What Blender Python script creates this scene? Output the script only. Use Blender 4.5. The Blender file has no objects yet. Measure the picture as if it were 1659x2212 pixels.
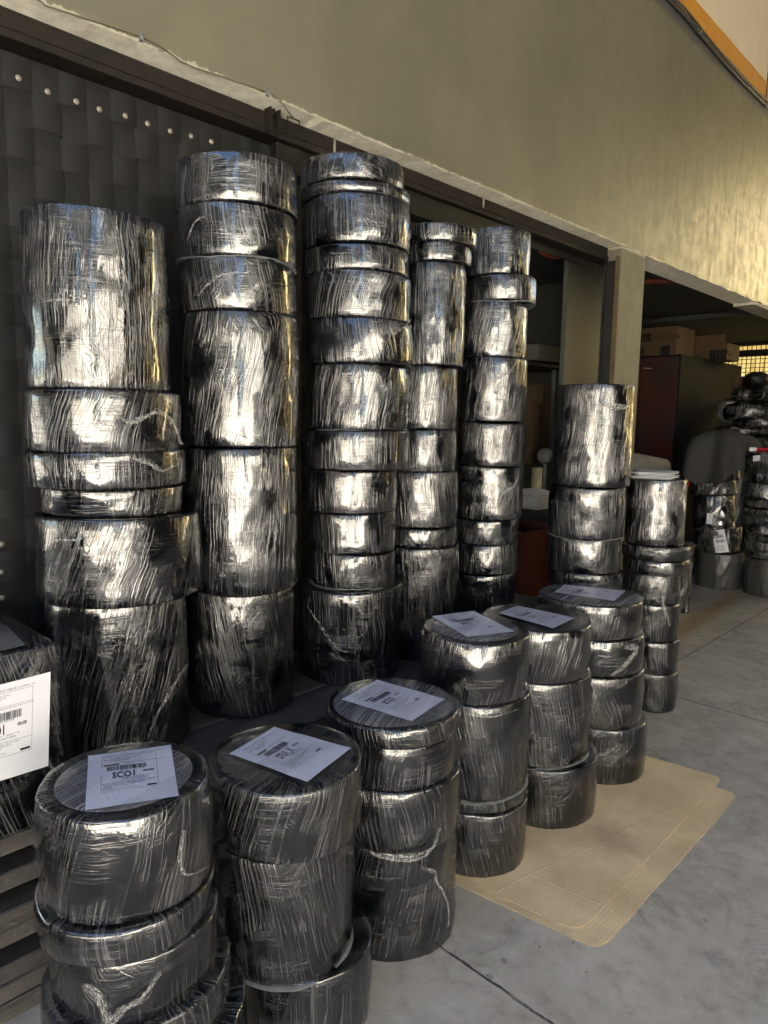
import bpy, bmesh, math, random
from mathutils import Vector, Matrix, noise as mnoise
C = bpy.context.scene
COL = C.collection
PI = math.pi
# ------------------------------------------------------------------ camera
F_PX, CXP, CYP, HC = 1508.3, 829.5, 1106.0, 1.7
yaw, pit, rol = math.radians(44.1986), math.radians(7.3282), math.radians(0.8943)
fw = Vector((-math.sin(yaw)*math.cos(pit), math.cos(yaw)*math.cos(pit), -math.sin(pit)))
rt = fw.cross(Vector((0, 0, 1))).normalized(); up = rt.cross(fw)
R_ = math.cos(rol)*rt + math.sin(rol)*up
U_ = -math.sin(rol)*rt + math.cos(rol)*up
cd = bpy.data.cameras.new('camera'); cam = bpy.data.objects.new('camera', cd); COL.objects.link(cam)
m3 = Matrix((R_, U_, -fw)).transposed().to_4x4(); m3.translation = Vector((0, 0, HC))
cam.matrix_world = m3
cd.sensor_fit = 'HORIZONTAL'; cd.sensor_width = 36; cd.lens = 36*F_PX/1659.0
cd.clip_start = 0.05; cd.clip_end = 500
C.camera = cam
# ------------------------------------------------------------------ sky, sun, exposure
SUN_EL, SUN_AZ = 56.0, 280.0            # azimuth clockwise from +Y
w = bpy.data.worlds.new('World'); C.world = w; w.use_nodes = True
wn = w.node_tree; wn.nodes.clear()
sk = wn.nodes.new('ShaderNodeTexSky'); sk.sky_type = 'NISHITA'; sk.sun_disc = False
sk.sun_elevation = math.radians(SUN_EL); sk.sun_rotation = math.radians(SUN_AZ)
sk.dust_density = 0.6
bg = wn.nodes.new('ShaderNodeBackground'); bg.inputs['Strength'].default_value = 0.05
wo = wn.nodes.new('ShaderNodeOutputWorld')
wn.links.new(sk.outputs[0], bg.inputs[0]); wn.links.new(bg.outputs[0], wo.inputs[0])
sd = bpy.data.lights.new('sun', 'SUN'); sd.energy = 5.0; sd.angle = math.radians(0.5); sd.color = (1, .95, .86)
so = bpy.data.objects.new('sun', sd); COL.objects.link(so)
a_, e_ = math.radians(SUN_AZ), math.radians(SUN_EL)
tosun = Vector((math.sin(a_)*math.cos(e_), math.cos(a_)*math.cos(e_), math.sin(e_)))
so.rotation_euler = (-tosun).to_track_quat('-Z', 'Y').to_euler(); so.location = tosun*40
C.view_settings.view_transform = 'Standard'; C.view_settings.look = 'None'
C.view_settings.exposure = 4.15; C.view_settings.gamma = 1.0
C.render.engine = 'CYCLES'
C.cycles.max_bounces = 8; C.cycles.diffuse_bounces = 4; C.cycles.glossy_bounces = 4
C.cycles.sample_clamp_indirect = 6.0

# ------------------------------------------------------------------ pixel -> world helpers
def ray(x, y):
    return R_*((x-CXP)/F_PX) + U_*(-(y-CYP)/F_PX) + fw
def atx(x, y, X):
    d = ray(x, y); t = X/d.x; return d*t + Vector((0, 0, HC))
def aty(x, y, Y):
    d = ray(x, y); t = Y/d.y; return d*t + Vector((0, 0, HC))
def atz(x, y, Z=0.0):
    d = ray(x, y); t = (Z-HC)/d.z; return d*t + Vector((0, 0, HC))
def azim(x, y):
    d = ray(x, y); return math.atan2(d.y, d.x)
def elev(x, y):
    d = ray(x, y); return d.z/math.hypot(d.x, d.y)

# ------------------------------------------------------------------ node helpers
def newmat(name):
    m = bpy.data.materials.new(name); m.use_nodes = True
    nt = m.node_tree; nt.nodes.clear()
    out = nt.nodes.new('ShaderNodeOutputMaterial'); b = nt.nodes.new('ShaderNodeBsdfPrincipled')
    nt.links.new(b.outputs[0], out.inputs[0])
    return m, nt, b
class N:
    def __init__(s, nt, k=1.0): s.nt = nt; s.k = k
    def put(s, sock, v):
        if isinstance(v, bpy.types.NodeSocket): s.nt.links.new(v, sock)
        else: sock.default_value = v
    def m(s, op, a, b=0.0, c=0.0, clamp=False):
        n = s.nt.nodes.new('ShaderNodeMath'); n.operation = op; n.use_clamp = clamp
        s.put(n.inputs[0], a); s.put(n.inputs[1], b); s.put(n.inputs[2], c); return n.outputs[0]
    def xyz(s, x, y, z=0.0):
        n = s.nt.nodes.new('ShaderNodeCombineXYZ'); s.put(n.inputs[0], x); s.put(n.inputs[1], y); s.put(n.inputs[2], z); return n.outputs[0]
    def sep(s, v):
        n = s.nt.nodes.new('ShaderNodeSeparateXYZ'); s.put(n.inputs[0], v); return n.outputs
    def noise(s, vec, sc=1.0, det=2.0, rough=.5, dist=0.0, out=0):
        n = s.nt.nodes.new('ShaderNodeTexNoise'); s.put(n.inputs['Vector'], vec)
        n.inputs['Scale'].default_value = sc; n.inputs['Detail'].default_value = det
        n.inputs['Roughness'].default_value = rough; n.inputs['Distortion'].default_value = dist
        return n.outputs[out]
    def ss(s, v, a, b, lo=0.0, hi=1.0):
        n = s.nt.nodes.new('ShaderNodeMapRange'); n.interpolation_type = 'SMOOTHSTEP'
        s.put(n.inputs[0], v); n.inputs[1].default_value = a; n.inputs[2].default_value = b
        n.inputs[3].default_value = lo; n.inputs[4].default_value = hi; return n.outputs[0]
    def ridge(s, v, p):
        a = s.m('ABSOLUTE', s.m('MULTIPLY_ADD', v, 2.0, -1.0))
        return s.m('POWER', s.m('SUBTRACT', 1.0, a, clamp=True), p)
    def line(s, v, e0, e1):
        a = s.m('SUBTRACT', 1.0, s.m('ABSOLUTE', s.m('MULTIPLY_ADD', v, 2.0, -1.0)), clamp=True)
        return s.ss(a, e0, e1)
    def mix(s, f, a, b):
        n = s.nt.nodes.new('ShaderNodeMix'); n.data_type = 'RGBA'
        k = s.k
        if isinstance(a, tuple): a = tuple(c*k for c in a)
        if isinstance(b, tuple): b = tuple(c*k for c in b)
        s.put(n.inputs[0], f); s.put(n.inputs[6], a if not isinstance(a, tuple) else (*a, 1)); s.put(n.inputs[7], b if not isinstance(b, tuple) else (*b, 1))
        return n.outputs[2]
    def bump(s, h, strength, dist, nrm=None):
        n = s.nt.nodes.new('ShaderNodeBump'); s.put(n.inputs['Height'], h)
        n.inputs['Strength'].default_value = strength; n.inputs['Distance'].default_value = dist
        if nrm: s.nt.links.new(nrm, n.inputs['Normal'])
        return n.outputs[0]
    def coord(s, k='Object'):
        return s.nt.nodes.new('ShaderNodeTexCoord').outputs[k]
    def geo(s, k='Position'):
        return s.nt.nodes.new('ShaderNodeNewGeometry').outputs[k]
    def rnd(s):
        return s.nt.nodes.new('ShaderNodeObjectInfo').outputs['Random']

def film_mat(name, under=(.0025, .0025, .003), milk=(.22, .215, .21), milkamt=.14, ior=1.8, rough=.045, vs=1.0, hs=1.0, bump=1.0):
    m, nt, b = newmat(name); g = N(nt)
    uvm_ = nt.nodes.new('ShaderNodeUVMap'); uvm_.uv_map = 'UVMap'; uv = uvm_.outputs[0]
    r = g.rnd(); u0, v0, _ = g.sep(uv)
    u = g.m('ADD', u0, g.m('MULTIPLY', r, 7.0)); v = g.m('ADD', v0, g.m('MULTIPLY', r, 9.0))
    uvr = g.xyz(u, v)
    wob = g.m('SUBTRACT', g.noise(uvr, 4.0, 2), .5)
    wob2 = g.m('SUBTRACT', g.noise(g.xyz(v, u, 3.0), 9.0, 2), .5)
    r2 = g.m('FRACT', g.m('MULTIPLY', r, 17.31)); r3 = g.m('FRACT', g.m('MULTIPLY', r, 71.7))
    # near-vertical tension streaks
    ut = g.m('ADD', g.m('ADD', u, g.m('MULTIPLY', v, g.m('MULTIPLY_ADD', r2, .5, -.25))), g.m('MULTIPLY', wob, .04))
    s1 = g.line(g.noise(g.xyz(g.m('MULTIPLY', ut, 76), g.m('MULTIPLY', v, 2.0)), 1, 1.0, .4), .93, .985)
    s2 = g.line(g.noise(g.xyz(g.m('MULTIPLY', ut, 170), g.m('MULTIPLY', v, 6.0), 5.0), 1, 1.0, .5), .92, .98)
    # horizontal crinkles
    vt = g.m('ADD', v, g.m('MULTIPLY', wob2, .012))
    s3 = g.line(g.noise(g.xyz(g.m('MULTIPLY', u, 3.2), g.m('MULTIPLY', vt, 130), 2.0), 1, 1.0, .5), .92, .98)
    # diagonal streaks
    dg = g.m('ADD', g.m('MULTIPLY', u, .8), g.m('MULTIPLY', v, g.m('MULTIPLY_ADD', r3, 1.6, -.8)))
    dg = g.m('ADD', dg, g.m('MULTIPLY', wob2, .10))
    dp = g.m('SUBTRACT', g.m('MULTIPLY', v, .8), g.m('MULTIPLY', u, .5))
    s4 = g.line(g.noise(g.xyz(g.m('MULTIPLY', dg, 85), g.m('MULTIPLY', dp, 3), 8.0), 1, 1.0, .5), .93, .985)
    # crumples
    cr = g.noise(g.xyz(g.m('MULTIPLY', u, 34), g.m('MULTIPLY', v, 52)), 1, 3, .6, 1.4)
    fo = g.line(g.noise(g.xyz(g.m('MULTIPLY', u, 14), g.m('MULTIPLY', v, 20), 11.0), 1, 2, .5, 1.8), .97, .995)
    lo = g.noise(g.xyz(g.m('MULTIPLY', u, 5), g.m('MULTIPLY', v, 7), 21.0), 1, 1)
    ma = g.ss(g.noise(g.xyz(g.m('MULTIPLY', u, 7), g.m('MULTIPLY', v, 5), 31.0), 1, 1.5), .34, .50)
    mb = g.ss(g.noise(g.xyz(g.m('MULTIPLY', u, 8), g.m('MULTIPLY', v, 12), 41.0), 1, 1.5), .42, .62)
    mc = g.ss(g.noise(g.xyz(g.m('MULTIPLY', u, 6), g.m('MULTIPLY', v, 8), 51.0), 1, 1.5), .50, .62)
    h = g.m('MULTIPLY', s1, g.m('MULTIPLY_ADD', ma, 1.0*vs, .10*vs))
    h = g.m('ADD', h, g.m('MULTIPLY', s2, g.m('MULTIPLY', ma, .35*vs)))
    h = g.m('ADD', h, g.m('MULTIPLY', s3, g.m('MULTIPLY_ADD', mb, .45*hs, .04*hs)))
    h = g.m('ADD', h, g.m('MULTIPLY', s4, g.m('MULTIPLY', mc, .9)))
    h = g.m('ADD', h, g.m('MULTIPLY', cr, g.m('MULTIPLY_ADD', mb, .11, .02)))
    h = g.m('ADD', h, g.m('MULTIPLY', fo, .14))
    h = g.m('ADD', h, g.m('MULTIPLY', lo, 2.8))
    uv2n = nt.nodes.new('ShaderNodeUVMap'); uv2n.uv_map = 'Rim'; rim = g.sep(uv2n.outputs[0])[0]
    near = g.ss(rim, .040, .004)
    pl_ = g.noise(g.xyz(g.m('MULTIPLY', g.m('ADD', u, g.m('MULTIPLY', rim, g.m('MULTIPLY_ADD', r3, 2.0, -1.0))), 120), g.m('MULTIPLY', rim, 14.0), 71.0), 1, 2, .5)
    pl2 = g.ss(g.noise(g.xyz(g.m('MULTIPLY', u, 9), 2.0, 3.0), 1, 1), .40, .60)
    h = g.m('ADD', h, g.m('MULTIPLY', g.m('MULTIPLY', pl_, pl2), g.m('MULTIPLY', near, 2.2)))
    nrm = g.bump(h, bump, .00042)
    g.put(b.inputs['Normal'], nrm)
    lines = g.m('MAXIMUM', g.m('MULTIPLY', s1, g.m('MULTIPLY', ma, 1.5)), g.m('MAXIMUM', g.m('MULTIPLY', s4, mc), g.m('MAXIMUM', g.m('MULTIPLY', s2, g.m('MULTIPLY', ma, .7)), g.m('MULTIPLY', s3, g.m('MULTIPLY', mb, .5)))))
    lines = g.m('MAXIMUM', lines, g.m('MULTIPLY', g.ss(rim, .012, .002), g.m('MULTIPLY', g.ss(pl_, .5, .68), pl2)))
    haze = g.ss(g.noise(g.xyz(g.m('MULTIPLY', u, 11), g.m('MULTIPLY', v, 8), 61.0), 1, 3, .6, .6), .45, .8)
    f = g.m('MULTIPLY', g.m('ADD', g.m('MULTIPLY', lines, .8), g.m('MULTIPLY', haze, .14)), milkamt, clamp=True)
    g.put(b.inputs['Base Color'], g.mix(f, under, milk))
    g.put(b.inputs['Roughness'], g.m('MULTIPLY_ADD', haze, .07, rough))
    b.inputs['IOR'].default_value = ior
    return m

M_FILM = film_mat('stretch film over black rolls', vs=1.35, ior=1.8)
M_FILMV = film_mat('stretch film with long streaks', vs=1.6, hs=.5)
M_FILMC = film_mat('crumpled stretch film', vs=.6, hs=1.5, milkamt=.18)
M_GREY = film_mat('grey roll film', under=(.028, .028, .025), milk=(.15, .15, .14), milkamt=.3, ior=1.45, rough=.35, vs=.3, hs=1.2, bump=.7)
M_DUSTY = film_mat('loose dark plastic bag film', under=(.010, .010, .009), milk=(.15, .145, .13), milkamt=.5, ior=1.5, rough=.25, vs=.4, hs=.6)
M_DISC = film_mat('film over grey end disc', under=(.045, .047, .052), milk=(.28, .28, .29), milkamt=.55, ior=1.5, rough=.22, vs=.9, hs=.5, bump=.6)
M_TOP = M_FILM

def simple(name, col, rough=.6, metal=0.0, nsc=0, namt=0.0, bsc=0, bstr=0.0, bdist=.002, ior=1.28, vary=None, k=.72):
    m, nt, b = newmat(name); g = N(nt)
    col = tuple(c*k for c in col); vary = tuple(c*k for c in vary) if vary else None
    b.inputs['Roughness'].default_value = rough; b.inputs['Metallic'].default_value = metal; b.inputs['IOR'].default_value = ior
    co = g.coord()
    if nsc:
        f = g.ss(g.noise(co, nsc, 5, .6), .3, .7)
        dk = vary or tuple(c*(1-namt) for c in col)
        g.put(b.inputs['Base Color'], g.mix(f, dk, col))
    else: b.inputs['Base Color'].default_value = (*col, 1)
    if bsc: g.put(b.inputs['Normal'], g.bump(g.noise(co, bsc, 5, .6), bstr, bdist))
    return m
M_BELT = None
def belt_mat():
    m, nt, b = newmat('black woven belt'); g = N(nt, .68)
    uvm_ = nt.nodes.new('ShaderNodeUVMap'); uvm_.uv_map = 'UVMap'; uv = uvm_.outputs[0]; u, v, _ = g.sep(uv)
    n1 = g.noise(g.xyz(g.m('MULTIPLY', u, 120), g.m('MULTIPLY', v, 2.5)), 1, 3, .6)
    n2 = g.noise(g.xyz(u, v), 5, 4, .6)
    g.put(b.inputs['Base Color'], g.mix(g.m('ADD', g.m('MULTIPLY', n1, .5), g.m('MULTIPLY', n2, .5)), (.006, .006, .0058), (.024, .0233, .0215)))
    b.inputs['Roughness'].default_value = .6; b.inputs['IOR'].default_value = 1.25
    g.put(b.inputs['Normal'], g.bump(n1, .25, .001))
    return m
M_BELT = belt_mat()
M_STEEL = simple('dark painted steel', (.014, .0135, .012), .5, .0, 9, .5, 60, .15)
M_RUST = simple('rusty dark steel', (.008, .007, .006), .75, .0, 14, .6, 50, .3, vary=(.017, .012, .008))
M_ZINC = simple('galvanised washer', (.30, .28, .24), .5, .6)
M_RAW = simple('raw plaster', (.52, .48, .38), .9, 0, 12, .3, 60, .8, .004)
M_PAPER = simple('white paper', (.66, .66, .69), .55, 0, 3, .05, 6, .25, .003)
M_INK = simple('black ink', (.012, .012, .014), .5)
M_GREYINK = simple('grey ink', (.12, .12, .13), .5)
M_CARD = None
M_CARTON = simple('brown carton', (.062, .037, .017), .8, 0, 8, .2, 90, .1)
M_CARTONDK = simple('carton print', (.006, .006, .006), .9)
M_CLOTH = simple('grey jersey cloth', (.048, .046, .043), .95, 0, 30, .15, 300, .3, .001)
M_RED = simple('red fabric', (.35, .012, .015), .8)
M_ORANGE = simple('orange plastic bin', (.085, .015, .006), .45, 0, 6, .3)
M_WHITEPL = simple('pale foam', (.14, .135, .12), .7, 0, 8, .2)
M_DARK = simple('dark wood', (.02, .016, .013), .7, 0, 6, .4)
M_PIPE = simple('red oxide pipe', (.16, .035, .018), .6, 0, 10, .4)
M_WHITEBAG = simple('white plastic bag', (.42, .41, .39), .4, 0, 8, .3, 30, .8, .01)

def wall_mat(stripes=True, matt=False):
    m, nt, b = newmat('painted concrete wall'); g = N(nt, .68)
    p = g.geo(); x, y, z = g.sep(p); nx, ny, nz = g.sep(g.geo('Normal'))
    pyz = g.xyz(0.0, y, z)
    big = g.noise(pyz, .9, 3, .55)
    streak = g.noise(g.xyz(0.0, g.m('MULTIPLY', y, 11), g.m('MULTIPLY', z, 2.2)), 1, 6, .68, .4)
    mott = g.noise(pyz, 9, 5, .65, .5)
    fine = g.noise(p, 160, 3, .6)
    base = g.mix(g.ss(big, .3, .7), (.112, .107, .070), (.138, .130, .087))
    # darker olive streaks, stronger toward the far end
    far = g.ss(y, 4.2, 8.0)
    base = g.mix(g.m('MULTIPLY', g.ss(streak, .35, .75), g.m('MULTIPLY_ADD', far, .50, .05)), base, (.085, .082, .048))
    base = g.mix(g.m('MULTIPLY', g.ss(g.noise(pyz, 2.2, 4, .6, .3), .52, .68), .22), base, (.20, .185, .122))
    spk = g.ss(g.noise(pyz, 55, 2), .76, .79)
    base = g.mix(g.m('MULTIPLY', spk, .5), base, (.5, .48, .38))
    # chipped plaster along the lower edge
    ed = g.m('ADD', z, g.m('MULTIPLY', g.m('SUBTRACT', g.noise(pyz, 22, 4, .7), .5), .055))
    low = g.m('MULTIPLY', g.m('LESS_THAN', ed, 3.087), g.m('GREATER_THAN', z, 3.058))
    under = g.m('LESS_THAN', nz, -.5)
    raw_lit = g.mix(g.ss(g.noise(p, 14, 5, .7), .35, .65), (.95, .90, .72), (1.25, 1.2, 1.02))  # raw plaster underside, brightened in colour to carry bounce light
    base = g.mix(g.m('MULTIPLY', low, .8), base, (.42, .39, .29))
    base = g.mix(under, base, raw_lit)
    # painted bands
    wz = g.m('ADD', z, g.m('MULTIPLY', g.m('SUBTRACT', g.noise(pyz, 5, 4, .6), .5), .03))
    base = g.mix(g.m('GREATER_THAN', wz, 4.93), base, (.060, .062, .064))
    base = g.mix(g.m('GREATER_THAN', wz, 5.085), base, (.50, .23, .025))
    base = g.mix(g.m('GREATER_THAN', wz, 5.25), base, (.62, .53, .40))
    g.put(b.inputs['Base Color'], base)
    g.put(b.inputs['Roughness'], g.m('MULTIPLY_ADD', g.ss(g.m('ADD', g.m('MULTIPLY', streak, .5), g.m('MULTIPLY', mott, .5)), .40, .62), .13, .62 if matt else .43))
    h = g.m('ADD', g.m('MULTIPLY', fine, .35), g.m('ADD', g.m('MULTIPLY', g.noise(pyz, 26, 4, .65), .9), g.m('MULTIPLY', streak, .10)))
    h = g.m('ADD', h, g.m('MULTIPLY', g.m('MAXIMUM', low, under), g.m('MULTIPLY', g.noise(p, 40, 5, .7), 2.5)))
    g.put(b.inputs['Normal'], g.bump(h, .35, .002))
    return m
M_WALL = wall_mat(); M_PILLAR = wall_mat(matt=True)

def floor_mat():
    m, nt, b = newmat('worn concrete floor'); g = N(nt, .68)
    p = g.geo(); x, y, z = g.sep(p)
    n1 = g.noise(p, 1.3, 5, .6, .4); n2 = g.noise(p, 11, 6, .68, .3); n3 = g.noise(p, 90, 4, .7)
    c = g.mix(g.ss(n1, .3, .72), (.44, .40, .335), (.66, .61, .52))
    c = g.mix(g.m('MULTIPLY', g.ss(n2, .46, .72), .45), c, (.74, .71, .65))
    c = g.mix(g.m('MULTIPLY', g.ss(n2, .5, .28), .45), c, (.22, .21, .195))
    c = g.mix(g.m('MULTIPLY', g.ss(n3, .62, .8), .4), c, (.08, .08, .08))
    spk = g.ss(g.noise(p, 34, 1), .755, .775)
    c = g.mix(g.m('MULTIPLY', spk, .8), c, (.55, .54, .5))
    dsp = g.ss(g.noise(g.xyz(x, y, 7.0), 21, 1), .745, .765)
    c = g.mix(g.m('MULTIPLY', dsp, .45), c, (.03, .03, .03))
    # scratches
    sc = g.ridge(g.noise(g.xyz(g.m('MULTIPLY', g.m('ADD', x, y), 3), g.m('MULTIPLY', g.m('SUBTRACT', x, y), 60)), 1, 1), 18)
    c = g.mix(g.m('MULTIPLY', sc, g.ss(g.noise(p, 2.3, 1), .5, .65, 0, .35)), c, (.07, .07, .07))
    stn = g.ss(g.noise(p, 2.6, 6, .7, 1.2), .50, .66)
    c = g.mix(g.m('MULTIPLY', stn, .38), c, (.17, .155, .13))
    # faded yellow line
    q = g.m('ADD', g.m('ABSOLUTE', g.m('SUBTRACT', g.m('ADD', x, g.m('MULTIPLY', y, .06)), -1.83)), g.m('MULTIPLY', g.m('SUBTRACT', n2, .5), .12))
    ym = g.m('MULTIPLY', g.ss(q, .15, .03), g.m('MULTIPLY', g.ss(y, 4.7, 5.3), g.ss(y, 8.6, 7.2)))
    c = g.mix(g.m('MULTIPLY', ym, g.ss(n2, .3, .7, .35, .9)), c, (.36, .22, .04))
    # expansion joints
    wob = g.m('MULTIPLY', g.m('SUBTRACT', g.noise(p, 9, 4, .7), .5), .022)
    crack = None
    for ax, v0, wd in ((x, -1.885, .0035), (y, 1.64, .0040), (y, 4.35, .004), (y, 7.06, .004), (x, .82, .004), (y, -1.07, .004)):
        d = g.m('ABSOLUTE', g.m('ADD', g.m('SUBTRACT', ax, v0), wob))
        k = g.ss(d, wd*1.7, wd*.6)
        crack = k if crack is None else g.m('MAXIMUM', crack, k)
    c = g.mix(g.m('MULTIPLY', crack, g.ss(g.noise(p, 26, 3), .3, .55, .5, 1.0)), c, (.045, .042, .038))
    hair = g.ridge(g.noise(p, 3.3, 5, .62, .8), 60)
    c = g.mix(g.m('MULTIPLY', hair, g.ss(g.noise(p, 1.1, 1), .55, .68, 0, .5)), c, (.05, .05, .05))
    g.put(b.inputs['Base Color'], c)
    g.put(b.inputs['Roughness'], g.m('MULTIPLY_ADD', n2, .3, .45))
    h = g.m('ADD', g.m('MULTIPLY', n3, .3), g.m('SUBTRACT', n2, g.m('MULTIPLY', crack, 4.0)))
    g.put(b.inputs['Normal'], g.bump(h, .5, .004))
    return m
M_FLOOR = floor_mat()

def card_mat():
    m, nt, b = newmat('corrugated cardboard'); g = N(nt, .68)
    p = g.geo(); x, y, z = g.sep(p)
    rib = g.m('SINE', g.m('MULTIPLY', g.m('ADD', x, g.m('MULTIPLY', g.noise(p, 4, 2), .01)), 2*PI/.0135))
    n1 = g.noise(p, 3.0, 5, .6, .5); n2 = g.noise(g.xyz(g.m('MULTIPLY', x, 40), g.m('MULTIPLY', y, 4)), 1, 4, .6)
    c = g.mix(g.ss(n1, .3, .7), (.78, .58, .33), (1.0, .78, .47))
    band = g.ss(g.noise(g.xyz(g.m('MULTIPLY', x, 5), y), 1, 3, .6), .48, .62)
    c = g.mix(g.m('MULTIPLY', g.m('MULTIPLY', band, g.ss(rib, -.2, .9)), .38), c, (.42, .31, .19))
    c = g.mix(g.m('MULTIPLY', g.ss(n2, .6, .8), .3), c, (.25, .19, .12))
    wv = g.m('MULTIPLY', g.m('SUBTRACT', g.noise(p, 3.0, 3), .5), .05)
    cr = None
    for (x0_, y0_, a__, wd_) in ((-1.30, 2.15, .15, .003), (-1.2, 2.55, 1.35, .003), (-1.25, 2.0, 2.45, .0022), (-1.05, 2.35, 2.75, .0022)):
        dl = g.m('ABSOLUTE', g.m('ADD', wv, g.m('ADD', g.m('MULTIPLY', g.m('SUBTRACT', x, x0_), math.sin(a__)), g.m('MULTIPLY', g.m('SUBTRACT', y, y0_), -math.cos(a__)))))
        k_ = g.ss(dl, wd_*2, wd_*.4); cr = k_ if cr is None else g.m('MAXIMUM', cr, k_)
    c = g.mix(g.m('MULTIPLY', cr, .14), c, (.80, .68, .5))
    st = g.ss(g.noise(p, 1.4, 4, .6), .54, .7)
    c = g.mix(g.m('MULTIPLY', st, .35), c, (.20, .165, .13))
    g.put(b.inputs['Base Color'], c); b.inputs['Roughness'].default_value = .85
    h = g.m('ADD', g.m('MULTIPLY', rib, .10), g.m('ADD', n1, g.m('MULTIPLY', cr, .3)))
    g.put(b.inputs['Normal'], g.bump(h, .5, .004))
    return m
M_CARD = card_mat()
def fluting_mat():
    m, nt, b = newmat('cardboard edge fluting'); g = N(nt, .68)
    p = g.geo(); x, y, z = g.sep(p)
    f = g.m('SINE', g.m('MULTIPLY', g.m('ADD', x, y), 900))
    g.put(b.inputs['Base Color'], g.mix(g.ss(f, -.3, .3), (.12, .085, .05), (.62, .50, .33))); b.inputs['Roughness'].default_value = .9
    return m
M_FLUTE = fluting_mat()
def plank_mat():
    m, nt, b = newmat('rough sawn grey-brown plank'); g = N(nt, .68)
    co = g.coord(); x, y, z = g.sep(co); r = g.rnd()
    co2 = g.xyz(g.m('MULTIPLY', x, 14), g.m('ADD', g.m('MULTIPLY', y, 2.2), g.m('MULTIPLY', r, 30)), g.m('MULTIPLY', z, 30))
    n1 = g.noise(co2, 1, 5, .65, .5); n2 = g.noise(co, 70, 4, .7)
    tint = g.mix(r, (.070, .061, .053), (.12, .104, .088))
    c = g.mix(g.ss(n1, .3, .7), (.040, .036, .033), tint)
    fac = g.sep(g.geo('Normal'))[0]
    c = g.mix(g.m('MULTIPLY', g.ss(n2, .55, .75), g.ss(fac, .4, .8, .1, .6)), c, (.30, .24, .17))
    g.put(b.inputs['Base Color'], c)
    g.put(b.inputs['Roughness'], .6)
    g.put(b.inputs['Normal'], g.bump(g.m('ADD', n1, n2), .8, .004))
    return m
M_PLANK = plank_mat()
def tail_mat():
    m, nt, b = newmat('bunched translucent film'); g = N(nt)
    uvm_ = nt.nodes.new('ShaderNodeUVMap'); uvm_.uv_map = 'UVMap'; uv = uvm_.outputs[0]; u, v, _ = g.sep(uv)
    n = g.noise(g.xyz(g.m('MULTIPLY', u, 60), g.m('MULTIPLY', v, 500)), 1, 3, .6, .5)
    b.inputs['Base Color'].default_value = (.34, .33, .31, 1); b.inputs['Roughness'].default_value = .22
    b.inputs['IOR'].default_value = 1.5
    g.put(b.inputs['Alpha'], g.ss(n, .42, .72, .0, .75))
    g.put(b.inputs['Normal'], g.bump(n, .9, .002))
    return m
M_TAIL = tail_mat()
M_LINER = simple('pale film hem', (.17, .175, .18), .35, 0, 25, .5, 60, .5)
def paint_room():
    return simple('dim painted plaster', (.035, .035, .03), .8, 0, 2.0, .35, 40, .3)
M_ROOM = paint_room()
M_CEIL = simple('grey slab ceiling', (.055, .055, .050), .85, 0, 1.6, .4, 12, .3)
def window_mat():
    m, nt, b = newmat('amber sunlit window sheet'); g = N(nt)
    p = g.geo(); n = g.noise(p, 5, 3); x, y, z = g.sep(p)
    fold = g.ss(g.noise(g.xyz(g.m('MULTIPLY', x, 14), 0.0, g.m('MULTIPLY', z, 2)), 1, 2), .35, .65)
    g.put(b.inputs['Base Color'], (.5, .35, .1, 1))
    g.put(b.inputs['Emission Color'], g.mix(fold, (.62, .40, .10), (.95, .74, .28)))
    b.inputs['Emission Strength'].default_value = .06
    return m
M_WIN = window_mat()
def shade(name, col, rough=.8): return simple(name, col, rough, 0, .6, .12, k=1.0)

# ------------------------------------------------------------------ object helpers
def tag(o, label=None, cat=None, group=None, kind=None):
    if label: o['label'] = label
    if cat: o['category'] = cat
    if group: o['group'] = group
    if kind: o['kind'] = kind
    return o
def empty(name, loc, label, cat, group=None):
    o = bpy.data.objects.new(name, None); COL.objects.link(o); o.location = loc; o.empty_display_size = .1
    tag(o, label, cat, group); return o
def setp(o, parent):
    if parent is not None:
        o.parent = parent
        bpy.context.view_layer.update()
        o.matrix_parent_inverse = parent.matrix_world.inverted()
def obj(name, bm, mats, parent=None, smooth=True, kind=None):
    if bm.loops.layers.uv.get('UVMap') and not bm.loops.layers.uv.get('Rim'):
        rl = bm.loops.layers.uv.new('Rim')
        for f_ in bm.faces:
            for l_ in f_.loops: l_[rl].uv = (.5, 0)
    me = bpy.data.meshes.new(name)
    bmesh.ops.recalc_face_normals(bm, faces=bm.faces)
    bm.to_mesh(me); bm.free()
    if not isinstance(mats, (list, tuple)): mats = [mats]
    for mm in mats: me.materials.append(mm)
    if smooth:
        for p in me.polygons: p.use_smooth = True
    o = bpy.data.objects.new(name, me); COL.objects.link(o)
    setp(o, parent)
    if kind: o['kind'] = kind
    return o
def box(bm, x0, x1, y0, y1, z0, z1, bev=0.0, M=None, mi=0):
    vs = [bm.verts.new((x, y, z)) for x in (x0, x1) for y in (y0, y1) for z in (z0, z1)]
    fs = []
    for idx in ((0, 1, 3, 2), (4, 6, 7, 5), (0, 4, 5, 1), (2, 3, 7, 6), (0, 2, 6, 4), (1, 5, 7, 3)):
        f = bm.faces.new([vs[i] for i in idx]); f.material_index = mi; fs.append(f)
    if bev:
        es = list({e for f in fs for e in f.edges})
        r = bmesh.ops.bevel(bm, geom=es, offset=bev, segments=2, affect='EDGES', profile=.5)
        vs = list({v for f in r['faces'] for v in f.verts} | {v for v in vs if v.is_valid})
    if M is not None:
        for v in vs: v.co = M @ v.co
    return vs
def boxobj(name, dims, mat, parent=None, bev=0.0, M=None, kind=None):
    bm = bmesh.new(); box(bm, *dims, bev=bev, M=M); return obj(name, bm, mat, parent, smooth=False, kind=kind)
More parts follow.
